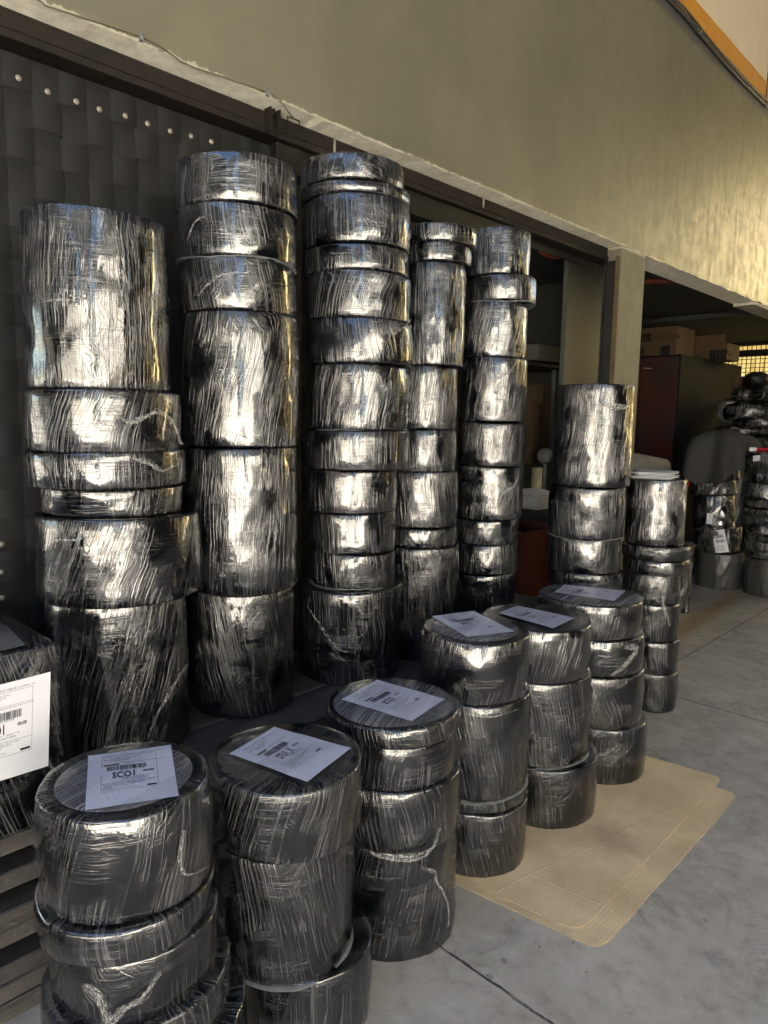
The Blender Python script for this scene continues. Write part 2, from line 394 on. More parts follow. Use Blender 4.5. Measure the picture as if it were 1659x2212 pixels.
def tube(bm, pts, r, n=8, r2=None):
    rings = []; L = len(pts)
    for i, p in enumerate(pts):
        p = Vector(p); a = Vector(pts[max(i-1, 0)]); b_ = Vector(pts[min(i+1, L-1)])
        t = (b_-a).normalized(); s = t.cross(Vector((0, 0, 1)))
        if s.length < .05: s = t.cross(Vector((1, 0, 0)))
        s.normalize(); q = s.cross(t)
        rr = r if r2 is None else r + (r2-r)*i/(L-1)
        rings.append([bm.verts.new(p + (s*math.cos(2*PI*k/n)+q*math.sin(2*PI*k/n))*rr) for k in range(n)])
    for i in range(L-1):
        for k in range(n):
            bm.faces.new((rings[i][k], rings[i][(k+1) % n], rings[i+1][(k+1) % n], rings[i+1][k]))
    bm.faces.new(rings[0]); bm.faces.new(rings[-1])
def fbm(v, sc=1.0): return mnoise.noise(Vector(v)*sc)

# ================================================================== LARGE STRUCTURE
XW = -2.607; ZL = 3.079; XS = -2.724
bm = bmesh.new(); box(bm, -60, 60, -60, 60, -.3, 0)
obj('floor', bm, M_FLOOR, smooth=False, kind='structure')
# facade: upper wall with a slightly uneven lower edge
def uneven_wall():
    bm = bmesh.new()
    ys = [-9 + i*.05 for i in range(int(25/.05)+1)]
    prev = None
    for y in ys:
        dz = .010*fbm((y*4, 0, 0)) + .006*fbm((y*17, 3, 0))
        dx = .005*fbm((y*9, 5, 0))
        ring = [bm.verts.new(c) for c in ((XW, y, 6.6), (XW, y, 4.0), (XW, y, ZL+.02), (XW+dx-.003, y, ZL+dz), (XS-.14, y, ZL+.003), (XS-.14, y, 6.6))]
        if prev:
            for k in range(6): bm.faces.new((prev[k], prev[(k+1) % 6], ring[(k+1) % 6], ring[k]))
        else: bm.faces.new(ring)
        prev = ring
    bm.faces.new(prev)
    return bm
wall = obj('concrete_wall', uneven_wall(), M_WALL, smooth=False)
tag(wall, 'olive grey painted concrete wall over the openings with dark and orange bands', 'wall')
pa, pb = atx(1343, 560, XW).y, atx(1395, 573, XW).y
bm = bmesh.new()
ys_ = [pa, pb]
box(bm, XS+.002, XW-.003, pa, pb, 0, ZL-.004, bev=.006)
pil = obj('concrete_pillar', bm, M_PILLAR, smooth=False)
tag(pil, 'olive grey concrete pillar between the two doorways', 'pillar')
# raised ragged concrete lip ends over the right doorway
bm = bmesh.new(); random.seed(5)
box(bm, XS-.10, XW+.010, atx(1628, 662, XW).y, 16, ZL-.045, ZL-.008, bev=.01)
tag(obj('lintel_patch', bm, M_RAW, smooth=False), 'rough pale concrete lip under the lintel at far right', 'lintel')
# rooms behind the facade
YB = 13.5
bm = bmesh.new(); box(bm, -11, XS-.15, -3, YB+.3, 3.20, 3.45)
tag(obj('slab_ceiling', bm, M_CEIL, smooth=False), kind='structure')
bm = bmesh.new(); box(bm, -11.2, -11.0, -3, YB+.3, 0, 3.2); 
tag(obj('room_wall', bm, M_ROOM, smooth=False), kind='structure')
wz0, wz1 = aty(1620, 850, YB).z, aty(1625, 746, YB).z
wx0, wx1 = aty(1535, 790, YB).x, XW-.05
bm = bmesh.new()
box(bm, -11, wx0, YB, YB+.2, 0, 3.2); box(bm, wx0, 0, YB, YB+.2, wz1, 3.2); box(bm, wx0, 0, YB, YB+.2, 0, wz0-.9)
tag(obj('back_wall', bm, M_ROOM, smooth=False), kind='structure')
# outer surroundings (off to the sides of the camera, unseen, they shape the light in the yard)
bm = bmesh.new(); box(bm, XW+.01, 6.5, -.6, 15.5, 6.3, 6.5)
tag(obj('canopy_roof', bm, shade('dark roof sheet', (.05, .05, .05)), smooth=False), kind='structure')
bm = bmesh.new(); box(bm, 5.2, 5.5, 2.4, 15.0, 0, 6.3)
tag(obj('opposite_wall', bm, shade('dark stacked yard wall', (.05, .047, .04)), smooth=False), kind='structure')
bm = bmesh.new(); box(bm, 1.6, 9.4, -13.9, .85, .001, .006)
tag(obj('bounce_paving', bm, shade('pale bounce paving', (.86, .82, .74)), smooth=False), kind='structure')  # pale slab added out of view to raise warm bounce
bm = bmesh.new(); box(bm, -2.58, -1.75, -7, -.75, .001, 2.5)
tag(obj('reflection_blocker', bm, shade('dark blocker along the facade', (.02, .02, .02)), smooth=False), kind='structure')  # unseen dark box, added to narrow the bright reflections on the film
bm = bmesh.new(); box(bm, 1.4, 5.1, 15.1, 15.3, 0, 6.3)
tag(obj('end_blocker', bm, shade('dark end blocker', (.05, .047, .04)), smooth=False), kind='structure')  # unseen dark panel, added to narrow the golden far opening
bm = bmesh.new(); box(bm, 9.5, 9.9, -14, -8.6, 0, 4.2); box(bm, 9.5, 9.9, -4.6, 4.5, 0, 4.2); box(bm, -9, 9.5, -14.4, -14, 0, 3.2)
tag(obj('yard_wall', bm, shade('cream yard wall', (.86, .82, .74)), smooth=False), kind='structure')
bm = bmesh.new(); box(bm, 10.2, 12, -16, -8.8, 0, 12.5); box(bm, 10.2, 12, -4.4, 9, 0, 12.5); box(bm, -12, 8, -17, -15, 0, 12.5)
tag(obj('sky_blocker', bm, shade('dark sky blocker', (.055, .055, .05)), smooth=False), kind='structure')  # unseen dark blocks, added to hide low sky and cut blue fill
bm = bmesh.new(); box(bm, 6.6, 7.0, 15.2, 60, 0, 15); 
tag(obj('far_yard_wall', bm, shade('ochre yard wall', (.80, .62, .26)), smooth=False), kind='structure')
bm = bmesh.new(); box(bm, -11.4, XS-.16, -16, 16, 3.5, 6.6)
tag(obj('upper_storey', bm, M_ROOM, smooth=False), kind='structure')

# ------------------------------------------------------------------ track beam, brackets, cables
ZBm = HC + .4705*(-XS)
ybeam1 = atx(1232, 545, XS).y
t = empty('sliding_door_track', (XS-.05, 3, ZBm), 'long dark rusty steel track under the lintel', 'track')
bm = bmesh.new()
box(bm, XS-.105, XS, -3, pa-.005, ZBm, ZL-.004, bev=.003)
box(bm, XS-.03, XS+.006, -3, pa-.006, ZBm+.028, ZBm+.034)
obj('rail', bm, M_RUST, t, smooth=False)
bm = bmesh.new(); box(bm, XS-.125, XS-.108, -3, pa-.005, ZBm-.05, ZBm+.01); obj('guide_lip', bm, M_STEEL, t, smooth=False)
for (px, py) in ((590, 262),):
    q = atx(px, py, XS+.03)
    bm = bmesh.new()
    box(bm, XS+.002, XS+.05, q.y-.028, q.y-.022, q.z-.05, q.z+.06); box(bm, XS+.002, XS+.05, q.y+.022, q.y+.028, q.z-.05, q.z+.06)
    box(bm, XS+.002, XS+.06, q.y-.035, q.y+.035, q.z+.06, q.z+.066); box(bm, XS+.002, XS+.008, q.y-.022, q.y+.022, q.z-.05, q.z+.06)
    br = obj('bracket', bm, M_RUST, t, smooth=False)
    bm = bmesh.new(); tube(bm, [(XS+.03, q.y, q.z+.02), (XS+.03, q.y, q.z+.058)], .011, 6); obj('bolt', bm, M_RUST, br)
for (px, py) in ((711, 322), (1033, 440)):
    q = atx(px, py, XS-.03)
    bm = bmesh.new(); tube(bm, [(q.x+.04, q.y, q.z-.03), (q.x+.04, q.y, q.z+.035)], .006, 8); obj('bolt', bm, M_ZINC, t)
# hook clip and thin cable on the wall
bm = bmesh.new(); q = atx(634, 272, XW-.03)
tube(bm, [(q.x, q.y-.025, q.z-.045), (q.x, q.y-.032, q.z-.05), (q.x, q.y-.034, q.z+.03), (q.x, q.y+.034, q.z+.03), (q.x, q.y+.034, q.z-.028), (q.x, q.y+.024, q.z-.034), (q.x, q.y+.02, q.z-.02)], .0035, 6)
tag(obj('wire_hook', bm, M_STEEL), 'small bent wire hook hanging from thin cable below lintel', 'hook')
bm = bmesh.new()
pts = [(60, -20), (100, 12), (160, 32), (220, 50), (305, 78), (345, 98), (390, 132), (425, 148), (500, 172), (578, 198), (602, 212), (620, 238)]
P3 = [atx(a, b_, XW+.006) for a, b_ in pts] + [Vector((XW-.03, q.y, q.z+.03))]
tube(bm, P3, .0032, 6)
cb = obj('wall_cable', bm, simple('painted cable', (.13, .12, .08), .6)); tag(cb, 'thin olive painted cable clipped along the wall above the lintel', 'cable')
for a, b_ in ((305, 78), (578, 198)):
    k = atx(a, b_, XW+.006); bm = bmesh.new(); box(bm, k.x-.006, k.x+.008, k.y-.008, k.y+.008, k.z-.018, k.z+.012, bev=.003); obj('clip', bm, M_LINER, cb, smooth=False)
# black cables along the dark band, with hooks
def sag(px0, px1, off, n=14, r=.007, dz=.03):
    return [ (XW+.022+off, px0+(px1-px0)*i/n, 5.02+off*.8-dz*math.sin(PI*((i/n*3) % 1))) for i in range(n+1)]
bm = bmesh.new(); tube(bm, sag(3.5, 11, 0, 60), .012, 8)
tag(obj('power_cable', bm, simple('black cable', (.012, .012, .012), .5)), 'thick black cable strung along the dark band of the upper wall', 'cable')
bm = bmesh.new(); tube(bm, sag(3.5, 11, .028, 60, dz=.045), .008, 8)
tag(obj('power_cable', bm, simple('black cable thin', (.016, .016, .016), .5)), 'thinner black cable hanging just below the thick cable on upper wall', 'cable')
for a, b_, lab in ((1505, 67, 'small pale cable ring hook near the top edge on the dark band'), (1655, 233, 'small pale cable ring hook at the far right on the dark band')):
    k = atx(a, b_, XW+.02); bm = bmesh.new()
    tube(bm, [(XW, k.y, k.z)] + [(XW+.045+.022*math.cos(th), k.y, k.z+.022*math.sin(th)) for th in [PI - i*PI/6 for i in range(11)]], .004, 6)
    tag(obj('ring_hook', bm, M_ZINC), lab, 'hook', 'ring hooks on the upper wall')
k = atx(1654, 225, XW+.03); bm = bmesh.new(); tube(bm, [(k.x, k.y, 5.0), (k.x, k.y, 5.9)], .006, 6)
tag(obj('drop_cable', bm, M_STEEL), 'thin dark cable dropping vertically to the far right ring hook', 'cable')

# ------------------------------------------------------------------ woven gates
def ribbon_weave(bm, X, y0, z0, cw, ch, ny, nz, A=.0062, first=0):
    uvl = bm.loops.layers.uv.new('UVMap')
    S = 8
    for i in range(ny):                       # vertical straps
        yc = y0 + (i+.5)*cw; rows = []
        jt = random.uniform(-.003, .003)
        for k in range(nz*S+1):
            s = k/S; d = A*math.cos(PI*(s - .5))*(1 if i % 2 == 0 else -1)
            z = z0 + s*ch; e = .0022*fbm((i*3.3, z*5, 1))
            # tucked edges curl back a little
            rows.append([bm.verts.new((X + d + c_*0 - .0015*abs(c_*2)**2, yc + c_*cw*.95 + e + jt, z)) for c_ in (-.5, -.25, 0, .25, .5)])
        for k in range(nz*S):
            for c_ in range(4):
                f = bm.faces.new((rows[k][c_], rows[k][c_+1], rows[k+1][c_+1], rows[k+1][c_]))
                for l in f.loops: l[uvl].uv = (l.vert.co.y + i*.37, l.vert.co.z + i*7.7)
    for j in range(nz):                       # horizontal straps
        zc = z0 + (j+.5)*ch; rows = []
        jt = random.uniform(-.003, .003)
        for k in range(ny*S+1):
            s = k/S; d = -A*math.cos(PI*(s - .5))*(1 if j % 2 == 0 else -1)
            y = y0 + s*cw; e = .0022*fbm((j*4.1, y*5, 9))
            rows.append([bm.verts.new((X + d, y, zc + c_*ch*.95 + e + jt)) for c_ in (-.5, 0, .5)])
        for k in range(ny*S):
            for c_ in range(2):
                f = bm.faces.new((rows[k][c_], rows[k][c_+1], rows[k+1][c_+1], rows[k+1][c_]))
                for l in f.loops: l[uvl].uv = (l.vert.co.z + j*.53, l.vert.co.y + j*5.1)
def rivet(parent, X, y, z, r=.0105):
    bm = bmesh.new()
    prof = [(0, .007), (.35, .0065), (.5, .004), (.55, .0045), (1.0, .0025), (1.05, 0)]
    rings = []
    for (rr, dx) in prof[1:]:
        rings.append([bm.verts.new((X+dx, y+r*rr*math.cos(a*PI/7), z+r*rr*math.sin(a*PI/7))) for a in range(14)])
    c = bm.verts.new((X+prof[0][1], y, z))
    for a in range(14): bm.faces.new((c, rings[0][a], rings[0][(a+1) % 14]))
    for i in range(len(rings)-1):
        for a in range(14): bm.faces.new((rings[i][a], rings[i][(a+1) % 14], rings[i+1][(a+1) % 14], rings[i+1][a]))
    return obj('rivet', bm, M_ZINC, parent)
XG1 = -2.80
rv = [(40, 168), (103, 198), (165, 219), (215, 236), (271, 250), (319, 267), (368, 283), (413, 294), (457, 306)]
rp = [atx(a, b_, XG1+.012) for a, b_ in rv]
cw = (rp[-1].y - rp[0].y)/(len(rp)-1)
print('strap spacing', cw, [round(p.y, 2) for p in rp], [round(p.z, 2) for p in rp])
GT1 = ZBm - .012
y0g = rp[0].y - cw/2 - 5*cw
ny = int((2.09 - y0g)/cw)+1
ch = .118
nz = int(GT1/ch)
g1 = empty('woven_gate', (XG1, 1.2, 0), 'black woven strap gate panel at far left behind the tall stacks', 'gate', 'woven strap gates')
bm = bmesh.new(); random.seed(3); ribbon_weave(bm, XG1, y0g, GT1 - (nz+.0)*ch, cw, ch, ny, nz); obj('strap_weave', bm, M_BELT, g1)
bm = bmesh.new(); box(bm, XG1-.06, XG1-.02, y0g, 2.09, 0, GT1-.002); obj('back_sheet', bm, M_STEEL, g1, smooth=False)
for p in rp: rivet(g1, XG1+.011, p.y, p.z)
for (a, b_) in ((3, 1176), (3, 1236), (4, 1291), (5, 1346)):
    p = atx(a, b_, XG1+.012); rivet(g1, XG1+.011, p.y, p.z)
XG2 = -2.745
yg2a, yg2b = atx(598, 300, XG2).y, atx(1104, 482, XG2).y
g2 = empty('woven_gate', (XG2, (yg2a+yg2b)/2, 0), 'steel framed woven strap gate panel behind the third and fourth tall stacks', 'gate', 'woven strap gates')
zt = ZBm-.008
bm = bmesh.new()
box(bm, XG2-.05, XG2, yg2a, yg2b, zt-.12, zt, bev=.004)
obj('top_rail', bm, M_STEEL, g2, smooth=False)
for a, b_ in ((yg2a, yg2a+.09), (yg2b-.09, yg2b)):
    bm = bmesh.new(); box(bm, XG2-.049, XG2+.002, a, b_, .05, zt-.121, bev=.004); obj('stile', bm, M_STEEL, g2, smooth=False)
bm = bmesh.new(); n2 = int((yg2b-yg2a-.2)/cw); ribbon_weave(bm, XG2-.062, yg2a+.1, .1, cw, ch, n2, int((zt-.2)/ch)); obj('strap_weave', bm, M_BELT, g2)
for (a, b_) in ((906, 450), (933, 457), (956, 466), (978, 474), (1000, 480)):
    p = atx(a, b_, XG2-.055); rivet(g2, XG2-.050, p.y, p.z, .011)
bm = bmesh.new(); box(bm, XG2-.10, XG2-.08, yg2a, yg2b-.02, .05, zt-.13); obj('back_sheet', bm, M_STEEL, g2, smooth=False)
# jamb channel against the pillar
jb = empty('door_jamb', (XS, pa, 0), 'dark steel door channel on the left side of the concrete pillar', 'door frame')
bm = bmesh.new(); ja = atx(1313, 560, XS-.05).y
box(bm, XS-.02, XS-.001, pa-.02, pa+.10, 0, ZBm-.01); box(bm, XS-.0, XS+.075, pa-.012, pa-.003, 0, ZBm-.01)
obj('channel', bm, M_STEEL, jb, smooth=False)
bm = bmesh.new(); box(bm, XS+.076, XW-.004, pa-.014, pa-.003, 0, ZBm+.02); obj('edge_strip', bm, simple('brown painted edge', (.10, .070, .032), .6, 0, 8, .4), jb, smooth=False)

# ------------------------------------------------------------------ objects inside the rooms
# inner column behind the open door
ic = atx(1229, 560, -3.3)
y1_ = atx(1313, 560, -3.3).y
bm = bmesh.new(); box(bm, -3.345, -3.3, ic.y, y1_+.6, 0, 3.195, bev=.004)
tag(obj('inner_panel', bm, simple('pale grey painted column', (.080, .085, .072), .6, 0, 2, .2, 30, .3), smooth=False), 'wide pale grey inner wall panel seen through the open doorway', 'panel')
# partition between rooms
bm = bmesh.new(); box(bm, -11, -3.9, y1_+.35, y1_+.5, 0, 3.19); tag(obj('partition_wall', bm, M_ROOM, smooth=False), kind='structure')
# red ceiling lamp/fan shade
q = aty(1205, 530, 5.2)
bm = bmesh.new()
for i in range(7):
    for k in range(16): pass
def dome(bm, c, rx, rz, n=18, rows=7, flip=1, squash=1.0):
    rings = []
    for i in range(rows+1):
        ph = PI/2*i/rows
        rings.append([bm.verts.new((c[0]+rx*math.cos(ph)*math.cos(2*PI*k/n)*squash, c[1]+rx*math.cos(ph)*math.sin(2*PI*k/n), c[2]+flip*rz*math.sin(ph))) for k in range(n)] if i < rows else [bm.verts.new((c[0], c[1], c[2]+flip*rz))])
    for i in range(rows-1):
        for k in range(n): bm.faces.new((rings[i][k], rings[i][(k+1) % n], rings[i+1][(k+1) % n], rings[i+1][k]))
    for k in range(n): bm.faces.new((rings[-2][k], rings[-2][(k+1) % n], rings[-1][0]))
    bm.faces.new(rings[0][::-1])
dome(bm, (q.x, q.y, q.z), .17, .10, flip=-1); tube(bm, [(q.x, q.y, q.z), (q.x, q.y, 3.195)], .012)
tag(obj('ceiling_lamp', bm, simple('dull orange shade', (.30, .07, .03), .5)), 'dull orange lamp shade under the ceiling beyond the open door', 'lamp')
# red pipes along ceiling
for a, b_, lab in (((1150, 655), (1216, 655), 'dark red pipe running under the ceiling left of the inner column'), ((1390, 608), (1560, 612), 'red pipe under the ceiling just right of the pillar')):
    p0 = aty(*a, 7.5); bm = bmesh.new()
    if a[0] > 1300: p0 = aty(*a, 7.2); tube(bm, [(p0.x-1.5, 7.2, p0.z), (p0.x, 7.2, p0.z), (min(p0.x+.6, XS-.3), 7.25, p0.z-.02)], .03, 8)
    else: tube(bm, [(p0.x-1.5, 7.5, p0.z), (p0.x+1.2, 7.5, p0.z)], .03, 8)
    tag(obj('ceiling_pipe', bm, M_PIPE), lab, 'pipe')
# ceiling beam in right room
bm = bmesh.new(); p0 = aty(1500, 690, 9.8)
box(bm, -9, XS-.2, 9.8, 10.05, p0.z, 3.198); tag(obj('ceiling_beam', bm, M_CEIL, smooth=False), 'grey concrete beam crossing the ceiling of the right room', 'beam')
# window with bars
wq = empty('barred_window', (wx0, YB, wz0), 'amber sunlit window behind a dark wire grid at far right', 'window')
bm = bmesh.new(); box(bm, wx0, 0, YB+.10, YB+.12, wz0-.9, wz1); obj('pane', bm, M_WIN, wq, smooth=False)
bm = bmesh.new()
n = int((0-wx0)/.075)
for i in range(n):
    x = wx0 + i*.075; box(bm, x-.006, x+.006, YB+.02, YB+.03, wz0-.9, wz1)
for i in range(int((wz1-wz0+.9)/.075)):
    z = wz0-.9+i*.075; box(bm, wx0, 0, YB+.032, YB+.04, z-.006, z+.006)
obj('grid', bm, M_STEEL, wq, smooth=False)
bm = bmesh.new()
for x in (wx0, wx0+1.05, wx0+2.1): box(bm, x-.03, x+.03, YB-.01, YB+.018, wz0-.9, wz1)
z_ = aty(1625, 768, YB).z; box(bm, wx0+.04, 0, YB-.02, YB-.012, z_-.02, z_+.10)
obj('frame', bm, M_STEEL, wq, smooth=False)
# tall red-brown cabinet with cartons on top
YC = 8.2
c0, c1 = aty(1372, 775, YC), aty(1470, 775, YC)
cztop = aty(1440, 766, YC).z
cab = empty('steel_cabinet', (c1.x-.5, YC+.3, 0), 'tall rusty red metal cabinet behind the pillar with cartons on top', 'cabinet')
mcab = simple('rusty red cabinet paint', (.045, .008, .005), .6, 0, 2.2, .5, 30, .2, vary=(.018, .012, .010))
cdp = 2.1
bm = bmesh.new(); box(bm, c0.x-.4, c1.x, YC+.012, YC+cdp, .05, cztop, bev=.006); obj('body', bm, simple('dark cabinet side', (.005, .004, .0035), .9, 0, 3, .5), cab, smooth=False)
bm = bmesh.new(); box(bm, c0.x-.38, (c0.x+c1.x)/2-.2, YC-.004, YC+.012, .1, cztop-.03, bev=.003); obj('door', bm, mcab, cab, smooth=False)
bm = bmesh.new(); box(bm, (c0.x+c1.x)/2-.19, c1.x-.02, YC-.004, YC+.012, .1, cztop-.03, bev=.003); dd = obj('door', bm, mcab, cab, smooth=False)
bm = bmesh.new(); hq = aty(1400, 795, YC); tube(bm, [(hq.x-.05, YC-.03, hq.z), (hq.x+.05, YC-.03, hq.z-.01)], .008, 6); obj('handle', bm, M_ZINC, dd)
# ------------------------------------------------------------------ text helper
def text_bm(bm, txt, cx, cy, size, place, align='LEFT', mi=0, sx=1.0, bold=0.0):
    """adds lettering to bm; place(x, y) -> world Vector for sheet coords in metres"""
    cu = bpy.data.curves.new('t', 'FONT'); cu.body = txt; cu.size = size; cu.align_x = align; cu.resolution_u = 2; cu.offset = bold
    o = bpy.data.objects.new('t', cu); COL.objects.link(o)
    dg = bpy.context.evaluated_depsgraph_get(); me = o.evaluated_get(dg).to_mesh()
    vs = [bm.verts.new(place(cx + v.co.x*sx, cy + v.co.y)) for v in me.vertices]
    for p in me.polygons:
        try: f = bm.faces.new([vs[i] for i in p.vertices]); f.material_index = mi
        except ValueError: pass
    o.evaluated_get(dg).to_mesh_clear(); bpy.data.objects.remove(o); bpy.data.curves.remove(cu)
def qd(bm, x0, x1, y0, y1, place, mi=0, seg=1):
    for s in range(seg):
        a = x0+(x1-x0)*s/seg; b_ = x0+(x1-x0)*(s+1)/seg
        f = bm.faces.new([bm.verts.new(place(*c)) for c in ((a, y0), (b_, y0), (b_, y1), (a, y1))]); f.material_index = mi
bx1 = empty('carton', (c1.x-.4, YC+.2, cztop), 'brown carton printed DICROICA on top of the cabinet, nearest the pillar', 'box', 'cartons on the cabinet')
b1t = aty(1430, 706, YC+.02).z; b1x = aty(1500, 730, YC+.02).x
bxL = aty(1375, 730, YC+.02).x
xr1 = aty(1462, 730, YC+.02).x
bm = bmesh.new(); box(bm, bxL-.3, xr1, YC+.02, YC+.55, cztop+.003, b1t, bev=.006); obj('carton_body', bm, M_CARTON, bx1, smooth=False)
bm = bmesh.new()
pl = lambda x, y: Vector((x, YC+.016, y))
a = aty(1386, 730, YC+.016); b_ = aty(1406, 730, YC+.016)
qd(bm, b_.x-.21, b_.x, a.z-.045, a.z+.045, pl); 
text_bm(bm, 'DICROICA', b_.x+.02, b_.z-.025, .068, pl)
a = aty(1396, 760, YC+.016)
qd(bm, xr1-.17, xr1-.07, a.z-.07, a.z+.06, pl); qd(bm, a.x-.08, a.x-.03, a.z-.02, a.z+.05, pl)
qd(bm, a.x+.14, a.x+.24, a.z+.035, a.z+.045, pl); qd(bm, a.x+.16, a.x+.17, a.z-.04, a.z+.035, pl); qd(bm, a.x+.21, a.x+.22, a.z-.04, a.z+.035, pl)
obj('print', bm, M_CARTONDK, bx1, smooth=False)
bm = bmesh.new(); pl = lambda x, y: Vector((x, YC+.013, y)); a = aty(1386, 730, YC+.013); text_bm(bm, '7W', b_.x-.15, b_.z-.028, .075, pl); obj('print_light', bm, M_CARTON, bx1, smooth=False)
bx2 = empty('carton', (c1.x, YC+1.2, cztop), 'open brown carton printed 10W at the right end of cabinet top', 'box', 'cartons on the cabinet')
Y2 = YC+1.0
x2a, x2b = aty(1500, 740, Y2).x, aty(1572, 740, Y2).x
z2 = aty(1540, 724, Y2).z; z2b = aty(1540, 768, Y2).z
bm = bmesh.new(); box(bm, x2a, x2b, Y2, Y2+.45, cztop+.003, z2-.1, bev=.005); 
box(bm, x2a-.01, x2b-.02, Y2-.02, Y2-.012, z2b+.07, z2)   # folded flap
obj('carton_body', bm, M_CARTON, bx2, smooth=False)
bm = bmesh.new(); pl = lambda x, y: Vector((x, Y2-.004, y)); k = aty(1537, 757, Y2-.004); qd(bm, k.x-.02, x2b, z2b-.06, z2b+.065, pl); obj('print', bm, M_CARTONDK, bx2, smooth=False)
bm = bmesh.new(); pl = lambda x, y: Vector((x, Y2-.008, y)); text_bm(bm, '10W', k.x+.03, z2b-.03, .11, pl); obj('print_light', bm, M_CARTON, bx2, smooth=False)
# things on a bench in the left room
bench = empty('work_bench', (-3.3, 5.6, 0), 'dark wooden bench in the open doorway under white papers', 'bench')
bq = atx(1150, 1105, -3.05)
bm = bmesh.new(); box(bm, -3.9, -2.98, bq.y-.5, bq.y+.75, bq.z-.04, bq.z, bev=.004); obj('bench_top', bm, M_DARK, bench, smooth=False)
for xx in (-3.85, -3.05):
    for yy in (bq.y-.45, bq.y+.68):
        bm = bmesh.new(); box(bm, xx-.03, xx+.03, yy-.03, yy+.03, 0, bq.z-.041); obj('leg', bm, M_DARK, bench, smooth=False)
q = atx(1163, 1083, -3.12)
bm = bmesh.new(); box(bm, -3.30, -3.06, q.y-.11, q.y+.16, bq.z+.002, bq.z+.115, bev=.003)
tb = obj('paper_carton', bm, simple('white carton', (.28, .27, .25), .7), smooth=False); tag(tb, 'small open white carton on the dark bench', 'box')
bm = bmesh.new()
for (dx, a_n) in ((0, .15), (.01, -.2)):
    M_ = Matrix.Translation((-3.18, q.y+.03, bq.z+.125+dx)) @ Matrix.Rotation(a_n, 4, 'Z') @ Matrix.Rotation(.12, 4, 'Y')
    box(bm, -.13, .13, -.18, .18, 0, .0015, M=M_)
tag(obj('loose_papers', bm, M_PAPER, smooth=False), 'loose white sheets lying over the small carton on the bench', 'paper')
q = atx(1167, 1073, -3.2); qt = atx(1167, 1012, -3.2)
bm = bmesh.new()
tube(bm, [(-3.28, q.y+.06, bq.z+.002), (-3.28, q.y+.06, qt.z)], .045, 16); 
ft = obj('foam_tube', bm, simple('cream plastic tube', (.26, .22, .13), .5)); tag(ft, 'upright cream plastic tube standing on the bench', 'tube')
q = atx(1178, 985, -3.5); bm = bmesh.new(); bmesh.ops.create_uvsphere(bm, u_segments=20, v_segments=12, radius=.075, matrix=Matrix.Translation(q)); 
tube(bm, [(q.x, q.y, q.z-.07), (q.x, q.y, bq.z+.0)], .02, 8)
tag(obj('round_lamp', bm, M_WHITEPL), 'pale round globe lamp half hidden behind the roll stack', 'lamp')
q0, q1 = atx(1163, 742, -3.75), atx(1216, 785, -3.75)
bm = bmesh.new(); box(bm, -3.9, -3.75, q0.y, q1.y+.3, q1.z, q0.z, bev=.01); tag(obj('storage_box', bm, simple('grey shelf box', (.08, .078, .066), .8), smooth=False), 'pale grey box on a dark shelf left of the inner column', 'box')
shl = empty('dark_shelf', (-3.9, 5.5, 0), 'dark storage shelf inside the open doorway', 'shelf')
for k, zz in enumerate((q1.z-.03, q1.z-.75, .35)):
    bm = bmesh.new(); box(bm, -4.4, -3.72, q0.y-.8, q1.y+.2, zz-.03, zz-.001); obj('board', bm, M_DARK, shl, smooth=False)
for yy in (q0.y-.8, q1.y+.2):
    bm = bmesh.new(); box(bm, -3.76, -3.70, yy, yy+.05, 0, 2.75); obj('upright', bm, M_STEEL, shl, smooth=False)
q = atx(1210, 800, -3.7)
qs, qe = atx(1203, 800, -3.62), atx(1203, 990, -3.62)
bm = bmesh.new(); box(bm, -3.66, -3.62, qs.y-.02, qs.y+.02, qe.z, qs.z); tag(obj('wall_batten', bm, M_WHITEPL, smooth=False), 'pale vertical batten leaning beside the inner column', 'batten')
for (a, b_, a2, b2, lab) in ((1175, 830, 1188, 1000, 'tall narrow brown board standing in the dark shelf'), (1150, 870, 1165, 1000, 'shorter brown board beside the tall board in shelf')):
    k0 = atx(a, b_, -3.69); k1 = atx(a2, b2, -3.69); bm = bmesh.new(); box(bm, -4.1, -3.69, k0.y, k1.y, k1.z, k0.z); tag(obj('board_offcut', bm, M_CARTON, smooth=False), lab, 'board')
# orange bin
q = atx(1118, 1150, -2.95)
qb = empty('orange_bin', (-3.2, q.y+.3, 0), 'open orange plastic bin in shadow behind the fifth tall stack', 'bin')
bm = bmesh.new()
def bintub(bm, cx, cy, w0, w1, h):
    ro = []
    for (s, z) in ((w0, 0.01), (w1, h), (w1+.02, h), (w1+.02, h+.02), (w1-.012, h+.02), (w0-.01, .03)):
        ro.append([bm.verts.new((cx+sx*s, cy+sy*s*1.1, z)) for sx, sy in ((-1, -1), (1, -1), (1, 1), (-1, 1))])
    for i in range(len(ro)-1):
        for k in range(4): bm.faces.new((ro[i][k], ro[i][(k+1) % 4], ro[i+1][(k+1) % 4], ro[i+1][k]))
    bm.faces.new(ro[0]); bm.faces.new(ro[-1])
bintub(bm, -3.2, q.y+.33, .22, .27, q.z-.02); obj('tub', bm, M_ORANGE, qb, smooth=False)

